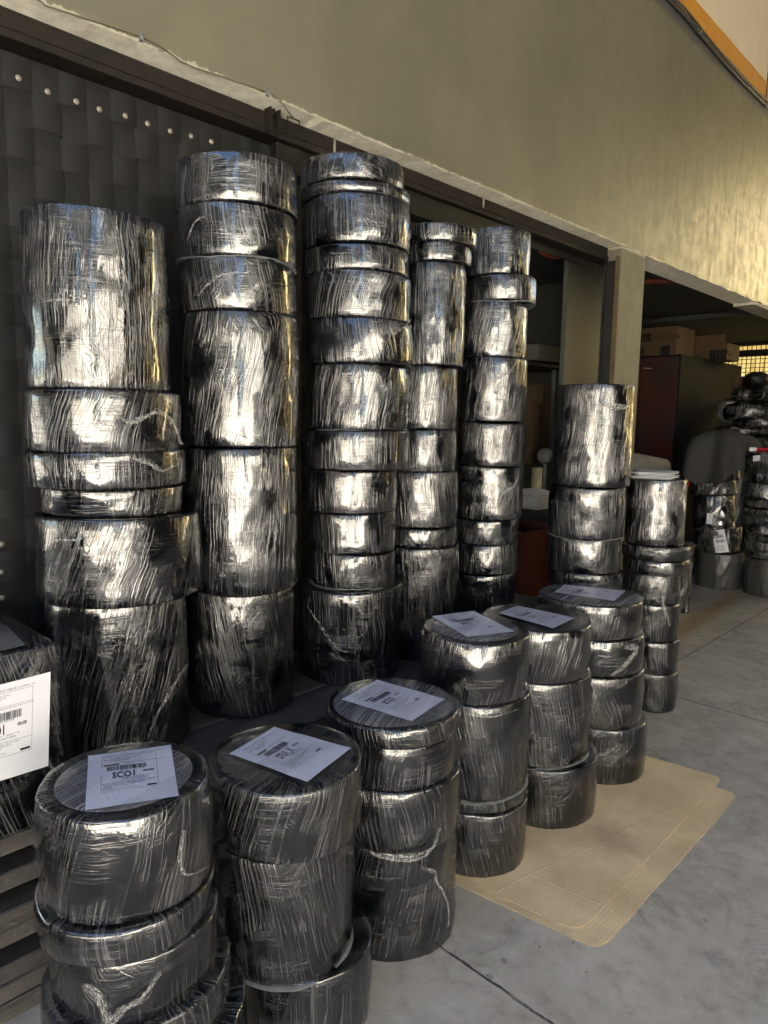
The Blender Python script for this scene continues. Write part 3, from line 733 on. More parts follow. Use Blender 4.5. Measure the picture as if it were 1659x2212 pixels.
# ------------------------------------------------------------------ plank pile
PZ = .556; random.seed(11)
NL = 10; TH = PZ/NL
PXF = -1.98
for L in range(NL):
    for row in range(3 if L >= NL-2 else 2):
        x1 = PXF - row*.235 + random.uniform(-.014, .010); 
        y0, y1 = -.4+random.uniform(-.3, .3), 4.05+random.uniform(-.15, .15)
        if row == 0 and L in (3, 6, 8): y0 = {8: .66, 6: .70, 3: .74}[L]; x1 += .03
        z0 = L*TH
        bm = bmesh.new()
        yl = [y0+(y1-y0)*i/30 for i in range(31)]; prev = None
        for y in yl:
            e = .004*fbm((y*3, L*2.2, row*5)); e2 = .0015*fbm((y*2, L*9.1, row))
            rg = [bm.verts.new(c) for c in ((x1+e, y, z0+.004+e2), (x1+e*.5+.001, y, z0+TH-.005+e2), (x1-.004, y, z0+TH-.001), (x1-.226, y, z0+TH-.001), (x1-.226, y, z0+.001), (x1-.004, y, z0+.001))]
            if prev:
                for k in range(6): bm.faces.new((prev[k], prev[(k+1) % 6], rg[(k+1) % 6], rg[k]))
            else: bm.faces.new(rg)
            prev = rg
        bm.faces.new(prev)
        o = obj('plank', bm, M_PLANK, smooth=False)
        ordn = ['lowest', 'second lowest', 'third lowest', 'fourth lowest', 'fifth from the ground', 'fifth from the top', 'fourth from the top', 'third from the top', 'second from the top', 'topmost'][L]
        rown = ['front row', 'second row', 'third row'][row]
        tag(o, f'rough grey-brown plank, {ordn} in the {rown} of the pile', 'plank', 'planks in the pile under the tall stacks')

# ------------------------------------------------------------------ rolls
def roll_mesh(ax, ay, z0, z1, r, seed, tilt=(0, 0), grooves=0, lop=1.0, bulge=0.003):
    rnd = random.Random(seed); bm = bmesh.new(); uvl = bm.loops.layers.uv.new('UVMap'); uv2 = bm.loops.layers.uv.new('Rim')
    n = 112; H = z1-z0
    c1_, c2_, c3_ = rnd.uniform(0, 6.3), rnd.uniform(0, 6.3), rnd.uniform(0, 6.3)
    nr = max(4, int(H/.03))
    prof = [(0, 0), (r-.03, .0), (r-.006-bulge*.8, .001), (r-.002-bulge*.9, .003), (r-bulge*.9, .008)]
    for i in range(1, nr):
        zz = .014+(H-.028)*i/nr; rr = r
        rr += bulge*(math.sin(PI*zz/H)-1)
        if grooves:
            ph = (zz/H*grooves) % 1.0; rr -= .006*math.exp(-((min(ph, 1-ph))*grooves and (min(ph, 1-ph)/.06))**2)
        prof.append((rr, zz))
    prof += [(r-bulge*.9, H-.008), (r-.002-bulge*.9, H-.003), (r-.006-bulge*.8, H-.001), (r-.03, H), (r*.72, H-.001), (r*.4, H-.001), (0, H-.001)]
    rows = []
    for (rr, zz) in prof:
        if rr == 0: rows.append([bm.verts.new((0, 0, zz))]*1); continue
        ring = []
        for k in range(n):
            th = PI + 2*PI*k/n
            tp = 1 + lop*(c1_-3.1)*.006*(zz/H-.5) + lop*.006*math.sin(PI*zz/H)*(c2_-2)/2
            f = tp + lop*(.009*math.sin(2*th+c1_) + .003*math.sin(3*th+c2_)) if rr > r*.8 else 1
            e = lop*.0055*mnoise.noise(Vector((math.cos(th)*2.2, math.sin(th)*2.2, zz*7+seed*3.1))) + lop*.0026*mnoise.noise(Vector((math.cos(th)*9, math.sin(th)*9, zz*25+seed)))
            if rr < r*.8: e = 0
            zc = zz + (.0025*math.sin(th*2+c3_) if zz > H*.5 and rr > r*.8 else 0)*lop
            ring.append(bm.verts.new(((rr*f+e)*math.cos(th), (rr*f+e)*math.sin(th), zc)))
        rows.append(ring)
    # arc-length v coordinate
    vv = [0]; 
    for i in range(1, len(prof)): vv.append(vv[-1]+math.hypot(prof[i][0]-prof[i-1][0], prof[i][1]-prof[i-1][1]))
    for i in range(len(prof)-1):
        A_, B_ = rows[i], rows[i+1]
        for k in range(n):
            k2 = (k+1) % n
            if len(A_) == 1: f = bm.faces.new((A_[0], B_[k2], B_[k])); uv = [((k+.5)/n, vv[i]), ((k+1)/n, vv[i+1]), (k/n, vv[i+1])]
            elif len(B_) == 1: f = bm.faces.new((A_[k], A_[k2], B_[0])); uv = [(k/n, vv[i]), ((k+1)/n, vv[i]), ((k+.5)/n, vv[i+1])]
            else: f = bm.faces.new((A_[k], A_[k2], B_[k2], B_[k])); uv = [(k/n, vv[i]), ((k+1)/n, vv[i]), ((k+1)/n, vv[i+1]), (k/n, vv[i+1])]
            for l, q in zip(f.loops, uv):
                l[uvl].uv = (q[0]*2*PI*.19, q[1])
                zl = l.vert.co.z; l[uv2].uv = (max(0.0, min(zl, H-zl)) if math.hypot(l.vert.co.x, l.vert.co.y) > r*.9 else .05, 0)
    return bm
def ribbon_path(bm, pts3, nrm, width, seed, strands=3):
    rnd = random.Random(seed); uvl = bm.loops.layers.uv.verify()
    # resample
    P = [Vector(p) for p in pts3]; Q = []
    for i in range(len(P)-1):
        for k in range(8):
            t = k/8; a = P[max(i-1, 0)]; b_ = P[i]; c = P[i+1]; d = P[min(i+2, len(P)-1)]
            Q.append(.5*((2*b_)+(-a+c)*t+(2*a-5*b_+4*c-d)*t*t+(-a+3*b_-3*c+d)*t**3))
    Q.append(P[-1])
    for s in range(strands):
        off = rnd.uniform(-.4, .4)*width; rows = []; L = len(Q)
        w_ = width*rnd.uniform(.35, .9); L0 = rnd.uniform(0, 9)
        for i, q in enumerate(Q):
            t = (Q[min(i+1, L-1)]-Q[max(i-1, 0)]).normalized(); nn = nrm(q); sd_ = t.cross(nn).normalized()
            taper = .25+.75*math.sin(PI*min(1, max(0, i/(L-1)))**.7)
            ww = w_*taper*(.6+.5*abs(fbm((i*.35+L0, s*3.3, seed))))
            ce = q + sd_*(off*taper+.4*width*fbm((i*.2, s*7.7, seed))) + nn*(.0035+.002*s)
            rows.append([bm.verts.new(ce + sd_*ww*c + nn*(.0045*fbm((i*.6, c*5+s*9, seed)) + .003*(1-abs(c)*2))) for c in (-.5, -.17, .17, .5)])
        for i in range(L-1):
            for c in range(3):
                f = bm.faces.new((rows[i][c], rows[i][c+1], rows[i+1][c+1], rows[i+1][c]))
                for l, q in zip(f.loops, ((i, c), (i, c+1), (i+1, c+1), (i+1, c))): l[uvl].uv = (q[0]*.012+s, q[1]*.004+s*.3)
ORD = ['topmost', 'second from top', 'third from top', 'fourth from top', 'fifth from top', 'sixth from top', 'seventh from top', 'eighth from top', 'ninth from top', 'tenth from top', 'eleventh from top', 'lowest']
ROLLS = {}
def ray_cyl(px, py, ax, ay, r):
    d = ray(px, py); a = d.x*d.x+d.y*d.y; b_ = -(d.x*ax+d.y*ay); c = ax*ax+ay*ay-r*r
    D = b_*b_-a*c
    t = (-b_-math.sqrt(D))/a if D > 0 else -b_/a
    return d*t+Vector((0, 0, HC))
def stack(key, XF, ws, ys, phrase, zfloor, mats, liners=(), grooves={}, looks={}, tilts={}, nearest=0, bulges={}):
    xl, xr = ws[nearest]; ym = (ys[nearest]+ys[nearest+1])/2; d = ray((xl+xr)/2, ym); D = math.hypot(d.x, d.y)*XF/d.x
    s0 = math.sin((azim(xl, ym)-azim(xr, ym))/2); Dax = D/(1-s0)
    info = []
    for i, (xl, xr) in enumerate(ws):
        ym = min((ys[i]+ys[i+1])/2, 2180)
        a = (azim(xl, ym)-azim(xr, ym))/2; m = (azim(xl, ym)+azim(xr, ym))/2
        info.append((Dax*math.sin(a), Dax*math.cos(m), Dax*math.sin(m), (xl+xr)/2))
    zs = []
    for i in range(len(ys)):
        if i == 0: r = info[0][0]; cx = info[0][3]
        elif i == len(ys)-1: zs.append(zfloor); break
        else:
            z_guess = HC + elev(info[i][3], ys[i])*(Dax-.2)
            j = i-1 if z_guess < HC else i
            r = info[j][0]; cx = (info[i-1][3]+info[i][3])/2
        zs.append(HC + elev(cx, ys[i])*(Dax-r))
    nn = len(ws)
    for i, (r, ax, ay, _) in enumerate(info):
        z1, z0 = zs[i], zs[i+1]
        rnd = random.Random(key+str(i))
        mt = mats[i % len(mats)] if isinstance(mats, list) else mats
        tl = tilts.get(i, (rnd.uniform(-.012, .012), rnd.uniform(-.012, .012)))
        bm = roll_mesh(ax, ay, z0, z1-.001, r, hash_(key)*13+i*7, grooves=grooves.get(i, 0), bulge=bulges.get(i, .0018 if z1-z0 > .16 else .001))
        o = obj('wrapped_roll', bm, mt)
        o.location = (ax, ay, z0); o.rotation_euler = (tl[0], tl[1], rnd.uniform(-.4, .4))
        H = z1-z0
        look = looks.get(i) or ('tall' if H > .38 else 'flat' if H < .125 else 'squat' if H < .2 else 'medium')
        od = 'lowest' if i == nn-1 and nn > 1 else ORD[i]
        tag(o, f'{look} black film-wrapped roll, {od} of {phrase}', 'wrapped roll', 'black rolls wrapped in stretch film')
        ROLLS[(key, i)] = (o, ax, ay, z0, z1, r)
        if i in liners:
            bm = bmesh.new(); n = 90; rr = r-.002; zz = -.004
            ri = [[], [], [], []]
            for k in range(n):
                th = 2*PI*k/n; wv = .004*math.sin(3*th+i)+.003*mnoise.noise(Vector((math.cos(th)*5, math.sin(th)*5, i)))
                for q, (a, b_) in enumerate(((rr-.05, 0), (rr+.003, 0), (rr+.003, .004), (rr-.05, .004))):
                    ri[q].append(bm.verts.new((a*math.cos(th), a*math.sin(th), zz+b_+wv*1.2)))
            for q in range(4):
                for k in range(n): bm.faces.new((ri[q][k], ri[q][(k+1) % n], ri[(q+1) % 4][(k+1) % n], ri[(q+1) % 4][k]))
            bpy.context.view_layer.update()
            for v in bm.verts: v.co = o.matrix_world @ v.co
            obj('film_hem', bm, M_LINER, o)
def hash_(s): return sum((i+1)*ord(c) for i, c in enumerate(s)) % 97
FM = [M_FILM, M_FILMV, M_FILMC]
stack('A', -2.153, [(47, 362), (52, 390), (57, 402), (88, 395), (75, 433), (112, 408)], [440, 838, 977, 1060, 1120, 1316, 1640], 'the leftmost tall stack', PZ,
      [M_FILMV, M_FILMC, M_FILMC, M_FILMC, M_FILMV, M_FILMV], tilts={0: (.0, .02), 1: (.012, .01)})
stack('B', -2.153, [(375, 645), (378, 640), (385, 640), (392, 643), (405, 643), (410, 635)], [322, 432, 550, 667, 967, 1288, 1556], 'the second tall stack from left', PZ,
      [M_FILMC, M_FILMC, M_FILMC, M_FILMV, M_FILMV, M_FILMV], liners=(1,), tilts={0: (.02, .01)})
stack('C', -2.153, [(648, 872), (650, 885), (655, 888), (655, 885), (660, 888), (663, 890), (665, 882), (650, 882), (660, 858), (665, 855), (668, 852), (645, 865)],
      [325, 383, 412, 522, 580, 683, 785, 930, 1018, 1112, 1200, 1275, 1470], 'the third tall stack from left', PZ,
      [M_FILMC, M_FILMC, M_FILM, M_FILMC, M_FILMC, M_FILM, M_FILMV, M_FILM, M_FILM, M_FILMC, M_FILM, M_FILMC], liners=(6, 10))
stack('D', -2.153, [(872, 1030), (872, 1018), (862, 1005), (845, 988), (842, 985), (835, 988), (832, 985), (835, 990)], [477, 520, 562, 789, 928, 1020, 1143, 1185, 1418], 'the narrow fourth tall stack', PZ,
      [M_FILMC, M_FILMC, M_FILMV, M_FILM, M_FILMC, M_FILM, M_FILMC, M_FILMV], nearest=3)
stack('E', -2.153, [(1000, 1145), (1008, 1158), (995, 1138), (990, 1138), (988, 1135), (985, 1130), (975, 1118), (975, 1120), (968, 1110)], [487, 590, 648, 770, 912, 1008, 1125, 1178, 1243, 1400], 'the fifth tall stack, by the doorway', PZ,
      [M_FILM, M_FILMC, M_FILM, M_FILM, M_FILM, M_FILM, M_FILMC, M_FILMC, M_FILM], liners=(1,), nearest=3)
stack('F', -1.81, [(1197, 1368), (1185, 1350), (1180, 1342), (1182, 1342), (1185, 1342)], [828, 1054, 1166, 1242, 1380, 1600], 'the stack in front of the pillar', 0.001,
      [M_FILMV, M_FILM, M_FILMC, M_FILM], liners=(1,))
stack('G', -1.66, [(1350, 1482), (1343, 1490), (1343, 1488), (1343, 1468), (1345, 1466), (1343, 1464), (1346, 1462)], [1037, 1182, 1214, 1245, 1308, 1388, 1458, 1540], 'the stack holding loose papers', 0.001,
      [M_FILMV, M_FILMC, M_FILMC, M_FILMC, M_FILM, M_FILMC, M_FILM], grooves={4: 2, 6: 2})
stack('H', -1.303, [(80, 463), (75, 470), (103, 478), (88, 500), (120, 530)], [1772, 2003, 2085, 2215, 2330, 2500], 'the nearest stack, left front', 0.001,
      [M_FILMC, M_FILMC, M_FILM, M_FILMC, M_FILM], tilts={0: (.008, -.006), 1: (-.01, .02), 2: (-.01, 0)}, bulges={0: .008, 1: .003, 2: .004})
stack('I', -1.303, [(450, 783), (468, 763), (530, 800)], [1715, 1872, 2135, 2400], 'the front stack labelled STU1_X', 0.001,
      [M_FILMC, M_FILM, M_FILMC], liners=(1,), tilts={0: (.0, .004)}, bulges={0: .004, 1: .006})
stack('J', -1.36, [(705, 993), (718, 985), (712, 992), (722, 985)], [1578, 1622, 1712, 1852, 2053], 'the front stack labelled SCO2', 0.001,
      [M_FILMC, M_FILMC, M_FILM, M_FILM], grooves={3: 3}, bulges={0: .002, 1: .003, 2: .005, 3: .006})
stack('K', -1.44, [(902, 1143), (905, 1143), (910, 1135), (910, 1135)], [1392, 1528, 1735, 1762, 1905], 'the front stack labelled SBC1', 0.012,
      [M_FILM, M_FILM, M_FILMC, M_FILM], liners=(1,), bulges={0: .008, 1: .005, 3: .003})
stack('L', -1.473, [(1035, 1275), (1045, 1275), (1050, 1287)], [1365, 1480, 1662, 1800], 'the front stack labelled SLA1', 0.012,
      [M_FILMV, M_FILMC, M_FILM], liners=(1,), bulges={0: .006, 1: .006, 2: .003})
stack('M', -1.496, [(1157, 1388), (1170, 1390), (1168, 1388), (1175, 1392)], [1310, 1386, 1463, 1577, 1703], 'the rearmost front stack', 0.012,
      [M_FILM, M_FILMC, M_FILM, M_FILM], bulges={0: .005, 1: .004, 2: .004, 3: .003})

# ------------------------------------------------------------------ printed sheets
def sheet_print(place, code, hour, wd, ht, big=None):
    bm = bmesh.new()
    X = lambda f: (f-.5)*wd
    Y = lambda f: (.5-f)*ht
    p = lambda x, y: place(x, y)
    # frame lines
    t = .0009
    fx0, fx1, fy0, fy1 = .16, .80, .10, .76
    for yy in (fy0, .24, .61, fy1): qd(bm, X(fx0), X(fx1), Y(yy)-t/2, Y(yy)+t/2, p, 1, 8)
    for xx in (fx0, fx1): qd(bm, X(xx)-t/2, X(xx)+t/2, Y(fy1), Y(fy0), p, 1)
    text_bm(bm, 'PARES X 10 METROS VERDE 1,2 MM x 10', X(.17), Y(.085), .0085, p, mi=0)
    for k, s in enumerate(('Remitente: Deposito Central', 'Ruta 8 km 43, Nave Pilar', 'Ciudad Padua 1427', 'ID 250863418449')):
        text_bm(bm, s, X(.26), Y(.135+.022*k), .0058, p, mi=0)
    qd(bm, X(.185), X(.235), Y(.165), Y(.15), p, 1)
    text_bm(bm, 'Despachar: San Rem antes de 17:00 hs', X(.42), Y(.265), .0058, p, mi=0)
    qd(bm, X(.18), X(.36), Y(.282), Y(.258), p, 0)
    rnd = random.Random(code); x = .22
    while x < .68:
        w_ = rnd.choice((.003, .006, .009)); qd(bm, X(x), X(min(x+w_, .68)), Y(.382), Y(.300), p, 0); x += w_+rnd.choice((.003, .004, .007))
    text_bm(bm, '46203 25142' if code == 'SCO1' else '46339 78564', X(.36), Y(.402), .0088, p, mi=0, sx=1.2)
    text_bm(bm, code, X(.28), Y(.525), .038, p, mi=0, sx=.56 if len(code) < 5 else .44, bold=.0011)
    text_bm(bm, hour, X(.635), Y(.472), .0135, p, mi=0, sx=.80, bold=.0004)
    text_bm(bm, 'SCP1 > '+code[:4]+' > 0', X(.40), Y(.553), .0080, p, mi=0)
    text_bm(bm, 'SAB 06/01/2026', X(.40), Y(.582), .0078, p, mi=0)
    for k, s in enumerate(('Tipo de Envio: Camara de ventas - Tipo de Colecta', 'Carlos Paredes Molina (PAREDESMOL75)', 'Domicilio: Av. San Martin 1420', 'CP: 1650', 'Barrio: sin dato, zona norte y oeste')):
        text_bm(bm, s, X(.18), Y(.635+.024*k), .0062, p, mi=0, sx=.85)
    qd(bm, X(.67), X(.78), Y(.745), Y(.72), p, 0)
    return bm
PRINTS = [M_INK, M_GREYINK]
def top_label(key, quad, code, hour, disc=True, dr=.78):
    o, ax, ay, z0, z1, r = ROLLS[(key, 0)]
    bpy.context.view_layer.update()
    Mw = o.matrix_world; H = z1-z0
    topc = Mw @ Vector((0, 0, H)); nrm_ = (Mw.to_3x3() @ Vector((0, 0, 1))).normalized()
    # recessed end disc
    if disc:
        bm = bmesh.new(); uvl = bm.loops.layers.uv.new('UVMap'); n = 80; R2 = r*dr
        cc = bm.verts.new(Mw @ Vector((0, 0, H+.0015)))
        rg = [[bm.verts.new(Mw @ Vector((q*R2*math.cos(2*PI*k/n), q*R2*math.sin(2*PI*k/n), H+zz))) for k in range(n)] for q, zz in ((.5, .0016), (.97, .0016), (1.0, -.0012))]
        for k in range(n):
            k2 = (k+1) % n
            f = bm.faces.new((cc, rg[0][k], rg[0][k2]))
            for i in range(2): bm.faces.new((rg[i][k], rg[i+1][k], rg[i+1][k2], rg[i][k2]))
        for f in bm.faces:
            for l in f.loops:
                loc = Mw.inverted() @ l.vert.co; l[uvl].uv = (loc.x*1.0+loc.y*.3, loc.y*.6)
        obj('end_disc', bm, M_DISC, o)
    P = []
    for (px, py) in quad:
        d = ray(px, py); c0_ = Vector((0, 0, HC)); t = (topc-c0_).dot(nrm_)/d.dot(nrm_); P.append(c0_+d*t)
    cen = sum(P, Vector())/4
    ux = ((P[1]-P[0]).normalized()+(P[2]-P[3]).normalized()).normalized(); uy = nrm_.cross(ux).normalized()
    wd = ((P[1]-P[0]).length+(P[2]-P[3]).length)/2; ht = ((P[3]-P[0]).length+(P[2]-P[1]).length)/2
    print(key, 'sheet', round(wd, 3), round(ht, 3), 'r', round(r, 3), 'centre off', round((cen-topc).length, 3))
    sd_ = hash_(key)
    def place(x, y, dz=.0):
        # bilinear warp on the photographed corners keeps the sheet's slight skew
        u, v = x/wd+.5, .5-y/ht
        q = P[0]*(1-u)*(1-v)+P[1]*u*(1-v)+P[2]*u*v+P[3]*(1-u)*v
        return q + nrm_*(.0036 + .0018*fbm((x*14, y*14, sd_)) + dz)
    bm = bmesh.new(); nx, ny = 12, 16
    g_ = [[bm.verts.new(place(wd*(i/nx-.5), ht*(j/ny-.5))) for j in range(ny+1)] for i in range(nx+1)]
    for i in range(nx):
        for j in range(ny): bm.faces.new((g_[i][j], g_[i+1][j], g_[i+1][j+1], g_[i][j+1]))
    sh = obj('shipping_label', bm, M_SHEET, o); sh['label'] = f'white printed shipping sheet reading {code}'
    obj('print', sheet_print(lambda x, y: place(x, y, .0007), code, hour, wd, ht), PRINTS, sh, smooth=False)
def sheet_mat():
    m, nt, b = newmat('paper sheet under film'); g = N(nt, .68); p = g.geo(); x, y, z = g.sep(p)
    n1 = g.noise(p, 9, 3, .6, .8)
    band = g.ss(g.noise(g.xyz(g.m('MULTIPLY', g.m('ADD', x, g.m('MULTIPLY', y, .35)), 9), y), 1, 1), .47, .53)
    c = g.mix(band, (.60, .61, .74), (.70, .71, .84))  # white paper with the sky's blue cast tinted into its colour
    g.put(b.inputs['Base Color'], c); b.inputs['Roughness'].default_value = .5
    st = g.ridge(g.noise(g.xyz(g.m('MULTIPLY', x, 10), g.m('MULTIPLY', y, 70)), 1, 2), 14)
    b.inputs['Coat Weight'].default_value = .5; b.inputs['Coat Roughness'].default_value = .18
    g.put(b.inputs['Normal'], g.bump(g.m('ADD', n1, g.m('MULTIPLY', st, .5)), .35, .003))
    return m
M_SHEET = sheet_mat()
top_label('H', [(191.3, 1636.3), (369, 1611.9), (386, 1722.3), (184, 1753.5)], 'SCO1', '00:00')
top_label('I', [(495.8, 1630.4), (592.4, 1572.6), (758.4, 1618), (663.7, 1691.7)], 'STU1_X', '05:00', disc=False)
top_label('J', [(737.2, 1513), (815.3, 1470.6), (960.8, 1512), (888.5, 1560.3)], 'SCO2', '00:00', dr=.9)
top_label('K', [(932.5, 1333), (1023.6, 1321.2), (1111.5, 1365.7), (1008.5, 1377.7)], 'SBC1', '00:00')
top_label('L', [(1076.8, 1325.6), (1117.1, 1309.7), (1242.5, 1336.5), (1193.6, 1358.8)], 'SLA1', '00:00', disc=False)
top_label('M', [(1197.5, 1280.4), (1219.5, 1264.6), (1351.3, 1277.3), (1326.9, 1299.1)], 'SEC11', '00:00', dr=.92)

# ------------------------------------------------------------------ loose bunched film on rolls
def tails(key, i, pts, width=.02, strands=4):
    o, ax, ay, z0, z1, r = ROLLS[(key, i)]
    P = [ray_cyl(a, b_, ax, ay, r+.004) for a, b_ in pts]
    bm = bmesh.new(); bm.loops.layers.uv.new('UVMap')
    ribbon_path(bm, P, lambda q: Vector((q.x-ax, q.y-ay, 0)).normalized(), width, hash_(key)+i*3+len(pts), strands)
    obj('film_tail', bm, M_TAIL, o)
tails('A', 1, [(262, 905), (282, 912), (312, 898), (342, 888), (362, 902), (378, 930), (388, 962)], .022)
tails('A', 5, [(404, 1432), (384, 1460), (362, 1500), (345, 1530), (330, 1560), (318, 1592)], .02)
tails('A', 4, [(205, 1158), (160, 1165), (120, 1168), (100, 1180)], .015, 2)
tails('A', 2, [(285, 990), (320, 1000), (350, 1015), (380, 1000)], .02)
tails('A', 0, [(180, 660), (140, 650), (85, 655)], .014, 2)
tails('B', 1, [(408, 520), (420, 485), (440, 470), (452, 480)], .012, 2)
tails('B', 2, [(430, 640), (470, 600), (520, 590), (545, 610)], .014, 2)
tails('C', 0, [(770, 350), (790, 372), (812, 384)], .02, 4)
tails('C', 5, [(825, 742), (850, 722), (872, 705), (885, 690)], .014, 2)
tails('C', 11, [(660, 1300), (700, 1360), (730, 1400), (760, 1410)], .014, 2)
tails('E', 3, [(1058, 822), (1085, 812), (1104, 798), (1118, 772)], .014, 3)
tails('E', 5, [(1078, 1082), (1085, 1062), (1105, 1050), (1118, 1030)], .02, 4)
tails('F', 0, [(1300, 870), (1322, 876), (1345, 880), (1362, 872)], .03, 5)
tails('F', 0, [(1240, 985), (1268, 965), (1300, 950), (1345, 952)], .014, 2)
tails('G', 3, [(1440, 1252), (1430, 1290), (1436, 1320), (1446, 1352)], .022, 4)
tails('H', 2, [(185, 2120), (215, 2150), (238, 2205), (262, 2180), (310, 2150), (345, 2095)], .018, 4)
tails('H', 0, [(392, 1790), (385, 1858), (402, 1890), (445, 1872)], .014, 3)
tails('J', 2, [(800, 1835), (840, 1850), (900, 1850), (935, 1822), (945, 1785)], .018, 4)
tails('J', 3, [(905, 1872), (935, 1885), (940, 1905), (955, 1930), (965, 1960), (964, 2000)], .016, 3)
tails('M', 1, [(1345, 1398), (1372, 1402), (1352, 1432), (1318, 1458)], .03, 5)
tails('K', 1, [(1010, 1540), (1060, 1548), (1120, 1530)], .01, 2)

# ------------------------------------------------------------------ paper pile on stack G
o, ax, ay, z0, z1, r = ROLLS[('G', 0)]
bm = bmesh.new(); random.seed(4)
for k in range(9):
    M_ = Matrix.Translation((ax-.02, ay+.02, z1+.002+k*.0045)) @ Matrix.Rotation(random.uniform(-.25, .25)+.35, 4, 'Z') @ Matrix.Rotation(random.uniform(-.012, .012), 4, 'X')
    box(bm, -.105, .105, -.15, .15, 0, .002, M=M_)
    # lifted corner
tag(obj('paper_pile', bm, M_PAPER, smooth=False), 'loose pile of white printed sheets on top of a roll stack', 'paper')

# ------------------------------------------------------------------ wrapped box at the left edge
XB = -1.96
q = atx(130, 1400, XB); bt = atx(118, 1392, XB).z
bxw = empty('wrapped_box', (XB-.2, q.y-.3, PZ), 'black film-wrapped cardboard box with white shipping sheet at left edge', 'box')
bm = bmesh.new(); box(bm, XB-.42, XB, q.y-.5, q.y, PZ+.003, bt, bev=.012)
bmesh.ops.subdivide_edges(bm, edges=bm.edges, cuts=0)
uvl = bm.loops.layers.uv.new('UVMap')
for f in bm.faces:
    for l in f.loops:
        c = l.vert.co; l[uvl].uv = (c.y + c.x, c.z) if abs(f.normal.z) < .5 else (c.y, c.z+c.x)
obj('box_body', bm, M_FILMC, bxw, smooth=False)
bm = bmesh.new()
LQ = [atx(-95, 1503, XB+.004), atx(109, 1451, XB+.004), atx(104, 1654, XB+.004), atx(-95, 1716, XB+.004)]
wd = (LQ[1]-LQ[0]).length; ht = (LQ[2]-LQ[1]).length
print('box sheet', wd, ht)
def place_b(x, y, dz=0):
    u, v = x/wd+.5, .5-y/ht
    q_ = LQ[0]*(1-u)*(1-v)+LQ[1]*u*(1-v)+LQ[2]*u*v+LQ[3]*(1-u)*v
    return q_ + Vector((.001+.0012*fbm((x*12, y*12, 3))+dz, 0, 0))
nx = 12
g_ = [[bm.verts.new(place_b(wd*(i/nx-.5), ht*(j/nx-.5))) for j in range(nx+1)] for i in range(nx+1)]
for i in range(nx):
    for j in range(nx): bm.faces.new((g_[i][j], g_[i+1][j], g_[i+1][j+1], g_[i][j+1]))
sh = obj('shipping_label', bm, M_PAPER, bxw); sh['label'] = 'white printed shipping sheet reading SCO1'
obj('print', sheet_print(lambda x, y: place_b(x, y, .0008), 'SCO1', '00:00', wd, ht), PRINTS, sh, smooth=False)
# grey foam sheet on the box
bm = bmesh.new()
e0 = atz(95, 1372, bt+.02)
nx = 10
gg = [[bm.verts.new((XB-.03-.36*i/nx, q.y-.08-.5*j/nx, bt+.006+.022*math.sin(PI*i/nx)+.006*fbm((i*.5, j*.5, 2)))) for j in range(nx+1)] for i in range(nx+1)]
for i in range(nx):
    for j in range(nx): bm.faces.new((gg[i][j], gg[i+1][j], gg[i+1][j+1], gg[i][j+1]))
obj('top_pad', bm, simple('grey pad', (.11, .11, .11), .7, 0, 6, .3), bxw)

# ------------------------------------------------------------------ cardboard sheets
def cardsheet(corners, z, th, rad, label, seed):
    P = [Vector((c[0], c[1], 0)) for c in corners]; out = []
    n = len(P)
    for i in range(n):
        p0, p1, p2 = P[i-1], P[i], P[(i+1) % n]; rr = rad[i]
        a = p1+(p0-p1).normalized()*rr; b_ = p1+(p2-p1).normalized()*rr
        for k in range(7):
            t = k/6; out.append(a*(1-t)**2+p1*2*t*(1-t)+b_*t*t)
    # densify edges
    dn = []
    for i in range(len(out)):
        a, b_ = out[i], out[(i+1) % len(out)]; m_ = max(1, int((b_-a).length/.03))
        for k in range(m_):
            q_ = a.lerp(b_, k/m_); nn = (b_-a).normalized().cross(Vector((0, 0, 1)))
            dn.append(q_ + nn*(.004*fbm((q_.x*9, q_.y*9, seed)) + .0015*fbm((q_.x*60, q_.y*60, seed))))
    bm = bmesh.new()
    cen = sum(dn, Vector())/len(dn)
    def zz(p, e): return z + e + .004*max(0, fbm((p.x*4, p.y*4, seed+3)))
    rings = []
    for s in (1.0, .97, .85, .6, .3):
        rings.append([bm.verts.new((cen.x+(p.x-cen.x)*s, cen.y+(p.y-cen.y)*s, zz(cen+(p-cen)*s, th))) for p in dn])
    L = len(dn); cv = bm.verts.new((cen.x, cen.y, z+th))
    for i in range(4):
        for k in range(L): bm.faces.new((rings[i][k], rings[i][(k+1) % L], rings[i+1][(k+1) % L], rings[i+1][k]))
    for k in range(L): bm.faces.new((rings[4][k], rings[4][(k+1) % L], cv))
    bot = [bm.verts.new((p.x, p.y, zz(p, th)-th)) for p in dn]
    for k in range(L):
        f = bm.faces.new((rings[0][k], bot[k], bot[(k+1) % L], rings[0][(k+1) % L])); f.material_index = 1
    tag(obj('cardboard_sheet', bm, [M_CARD, M_FLUTE], smooth=False), label, 'cardboard', 'cardboard sheets on the floor')
def fl(x, y): p = atz(x, y, .008); return (p.x, p.y)
ca, cb_, cc_, cd_ = fl(985, 1893), fl(1252, 2016), fl(1560, 1682), fl(1400, 1628)
dx = Vector(ca)-Vector(cb_)
cardsheet([tuple(Vector(cb_)+dx*2.2), cb_, cc_, tuple(Vector(cc_)+dx*2.2)], .0075, .006, (.02, .075, .05, .02), 'upper tan cardboard sheet under three front stacks', 1)
ca, cb_, cc_ = fl(985, 1906), fl(1298, 2052), fl(1596, 1714)
dx = Vector(ca)-Vector(cb_)
cardsheet([tuple(Vector(cb_)+dx*2.0), cb_, cc_, tuple(Vector(cc_)+dx*2.0)], .0006, .006, (.02, .08, .07, .02), 'lower tan cardboard sheet showing as a margin beneath the upper one', 2)

